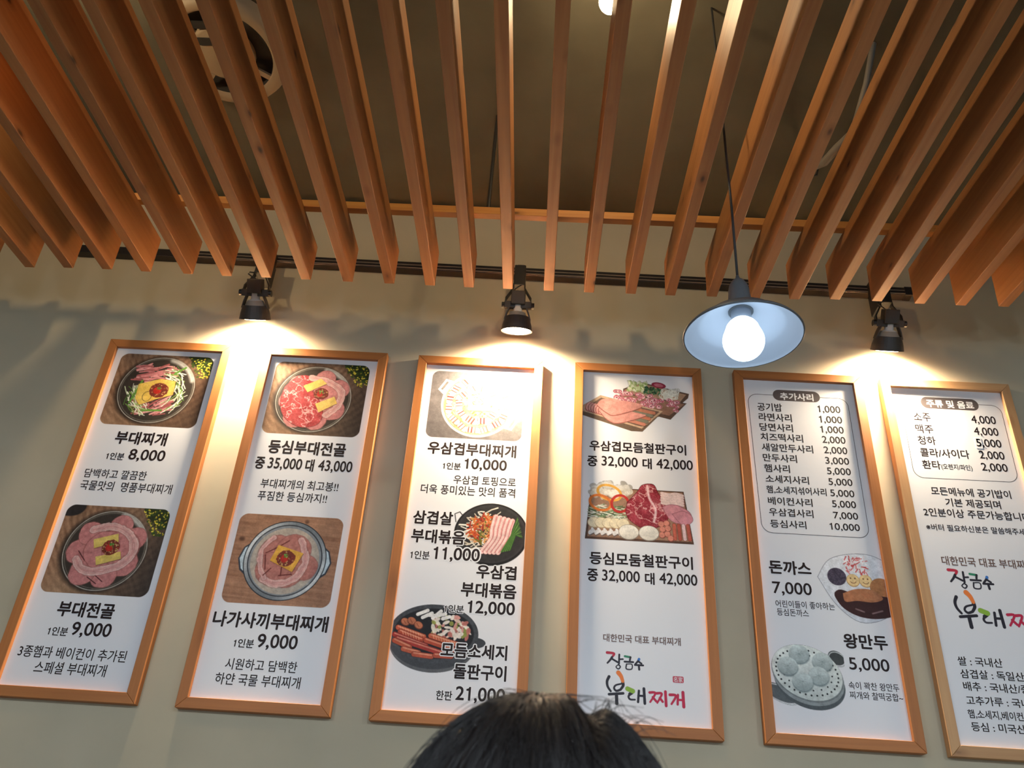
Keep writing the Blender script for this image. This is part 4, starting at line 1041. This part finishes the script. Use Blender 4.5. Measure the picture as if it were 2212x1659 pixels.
for x, y in ((128, 1010), (196, 1030), (90, 1048), (180, 1072), (130, 1092)):
    P.put(P.ell(x, y + 4, 31, 28), (120, 136, 138), .9, 4); P.put(P.ell(x, y, 30, 27), P.mix((206, 218, 214), (150, 164, 164), (P.V - y + 20) / 56 + .3 * P.noise(10, 10, int(x)) - .1))
    for k in range(7): a = k * .9; P.put(P.seg([(x, y), (x + 12 * math.cos(a), y + 9 * math.sin(a))], 1.5), (136, 150, 150), .5, 2)
P.build(4, L0 - P.U)

# ------------------------------------------------------------------ person in front of the camera, seen from behind
M_skin = mat('skin', (.55, .33, .23), .55)
M_hair = mat('black_hair', (.012, .010, .010), .38, spec=.5)
M_shirt = mat('dark_shirt', (.03, .035, .045), .85)
HX, HY, HZ = .013, .590, CZ - .017
pers = tag(empty('person', (HX, HY, 0)), 'person with short black hair seen from behind, only the crown showing below the boards', 'person')
V = [(0, .02, .95), (0, .02, 1.10), (0, .02, 1.24), (0, .02, 1.30), (0, .015, 1.36), (0, .005, HZ - .03), (0, -.01, HZ + .04),      # 0-6 torso, neck, head
     (-.09, .02, 1.26), (-.185, .03, 1.22), (-.22, .04, .99), (-.20, -.06, .78), (.09, .02, 1.26), (.185, .03, 1.22), (.22, .04, .99), (.20, -.06, .78),
     (-.09, .02, .86), (-.10, .0, .47), (-.10, .03, .08), (.09, .02, .86), (.10, .0, .47), (.10, .03, .08), (-.10, -.10, .04), (.10, -.10, .04)]
Eg = [(0, 1), (1, 2), (2, 3), (3, 4), (4, 5), (5, 6), (2, 7), (7, 8), (8, 9), (9, 10), (2, 11), (11, 12), (12, 13), (13, 14), (0, 15), (15, 16), (16, 17), (0, 18), (18, 19), (19, 20), (17, 21), (20, 22)]
RA = [.14, .13, .13, .07, .055, .070, .078, .07, .055, .042, .032, .07, .055, .042, .032, .085, .06, .042, .085, .06, .042, .035, .035]
RA[3] = .065
k_ = 1.0
me = bpy.data.meshes.new('body')
V = [(x, -y, z if i < 5 and False else z) for i, (x, y, z) in enumerate(V)]
me.from_pydata(V, Eg, []); me.materials.append(M_skin)
body = link(bpy.data.objects.new('body', me), pers)
md = body.modifiers.new('skin', 'SKIN')
for i, r_ in enumerate(RA):
    sv = me.skin_vertices[0].data[i]; sv.radius = (r_, r_ * (.75 if i < 3 else 1)); sv.use_root = (i == 0)
body.modifiers.new('sub', 'SUBSURF').levels = 2
body.modifiers['sub'].render_levels = 2
# shirt and trousers as one garment hull following the torso
bm = bmesh.new()
def loft(bm, rows, n=24):
    rings = []
    for z, rx, ry, cx_, cy_ in rows:
        rings.append([bm.verts.new((cx_ + rx * math.cos(2 * math.pi * i / n), cy_ + ry * math.sin(2 * math.pi * i / n), z)) for i in range(n)])
    for a, b_ in zip(rings, rings[1:]):
        for i in range(n): bm.faces.new((a[i], a[(i + 1) % n], b_[(i + 1) % n], b_[i]))
loft(bm, [(.84, .19, .13, 0, -.02), (.95, .18, .125, 0, -.02), (1.10, .17, .12, 0, -.02), (1.22, .20, .115, 0, -.02), (1.275, .17, .095, 0, -.02), (1.305, .085, .075, 0, -.02)])
for s in (-1, 1):
    tube(bm, [(s * .13, -.02, 1.235), (s * .185, -.03, 1.225), (s * .21, -.035, 1.10), (s * .222, -.04, .98)], [.07, .072, .060, .056], 16)
obj('shirt', bm, M_shirt, pers, True)
bm = bmesh.new()
for s in (-1, 1): tube(bm, [(s * .09, -.02, .90), (s * .095, -.01, .70), (s * .10, 0, .47), (s * .10, -.03, .09)], [.105, .095, .075, .062], 16)
obj('trousers', bm, M_shirt, pers, True)
for s in (-1, 1):
    bm = bmesh.new(); box(bm, s * .10 - .048, s * .10 + .048, -.09, .17, 0, .075, .02); obj('shoe', bm, M_black, pers, True)
# hair: cap with a whorl dip right of the crown, plus strands
def hair_r(d):
    """radius of the hair shell in direction d (unit)"""
    r_ = Vector((.101 * d.x, .112 * d.y, .134 * d.z)).length
    return r_
def hair_pt(th, ph, off=0):
    # th: angle from up, ph: azimuth
    d = Vector((math.sin(th) * math.cos(ph), math.sin(th) * math.sin(ph), math.cos(th)))
    p = Vector((.101 * d.x, .112 * d.y, .134 * d.z))
    # dip between the main mass and a smaller tuft to the right
    g = math.exp(-((p.x - .028) / .0065) ** 2) * max(0, d.z) ** 1.5
    tuft = math.exp(-((p.x - .050) / .018) ** 2) * max(0, d.z)
    p.z += -.0105 * g + .004 * tuft
    return p * (1 + off / .11)
bm = bmesh.new(); n = 72; rings = []
for j in range(1, 34):
    th = j / 33 * 2.0
    rings.append([bm.verts.new(hair_pt(th, 2 * math.pi * i / n)) for i in range(n)])
topv = bm.verts.new(hair_pt(0, 0))
for i in range(n): bm.faces.new((topv, rings[0][i], rings[0][(i + 1) % n]))
for a, b_ in zip(rings, rings[1:]):
    for i in range(n): bm.faces.new((a[i], b_[i], b_[(i + 1) % n], a[(i + 1) % n]))
hair = obj('hair', bm, M_hair, pers, True); hair.location = (0, 0, HZ)
cu = bpy.data.curves.new('hair_strands', 'CURVE'); cu.dimensions = '3D'; cu.bevel_depth = .00025; cu.bevel_resolution = 0; cu.materials.append(M_hair)
R2 = random.Random(3)
def strand(pts):
    s = cu.splines.new('POLY'); s.points.add(len(pts) - 1)
    for i, p in enumerate(pts): s.points[i].co = (*p, 1); s.points[i].radius = 1 - .6 * i / len(pts)
wh = (.30, .0)                                              # whorl position: angle from up, azimuth
for k in range(2200):
    ph = R2.uniform(0, 6.283); th0 = R2.uniform(.02, 1.3); L_ = R2.uniform(.35, .8); sw = R2.uniform(-.25, .25); lift = R2.uniform(.0006, .0026)
    if k % 22 == 0: lift = R2.uniform(.004, .009)
    strand([hair_pt(th0 + L_ * t / 7, ph + sw * t / 7, .0004 + lift * math.sin(t / 7 * 2.6)) for t in range(8)])
# flyaway hairs at the parting
for k in range(26):
    x0 = R2.uniform(.028, .062); b0 = hair_pt(math.asin(min(.99, x0 / .101)), R2.uniform(-.3, .3))
    dx = R2.uniform(-.004, .034); h = R2.uniform(.002, .013)
    strand([b0 + Vector((dx * t / 7, R2.uniform(-.001, .001), h * math.sin(t / 7 * 2.9))) for t in range(8)])
for k in range(14):
    x0 = R2.uniform(-.03, .02); b0 = hair_pt(abs(math.asin(x0 / .101)), 0 if x0 > 0 else math.pi)
    strand([b0 + Vector((R2.uniform(.02, .05) * t / 7, 0, .004 * math.sin(t / 7 * 2.9))) for t in range(8)])
so = link(bpy.data.objects.new('hair_strands', cu), hair); so['kind'] = 'stuff'
# face on the far side: nose, ears, eyes, mouth
for s in (-1, 1):
    bm = bmesh.new(); lathe(bm, [(.002, 0), (.018, .004), (.021, .010), (.012, .014)], 14, Matrix.Translation((s * .078, .0, HZ - .035)) @ Matrix.Rotation(s * math.pi / 2, 4, 'Y') @ Matrix.Scale(1.5, 4, (1, 0, 0)))
    obj('ear', bm, M_skin, pers, True)
bm = bmesh.new(); lathe(bm, [(.001, .035), (.008, .02), (.014, -.002), (.006, -.010)], 12, Matrix.Translation((0, .088, HZ - .05))); obj('nose', bm, M_skin, pers, True)
for s in (-1, 1):
    bm = bmesh.new(); bmesh.ops.create_uvsphere(bm, u_segments=12, v_segments=8, radius=.012, matrix=Matrix.Translation((s * .031, .070, HZ - .025)))
obj('eyes', bm, M_white, pers, True)
bm = bmesh.new(); box(bm, -.022, .022, .074, .084, HZ - .086, HZ - .077, .003); obj('mouth', bm, mat('lips', (.45, .16, .14), .5), pers, True)
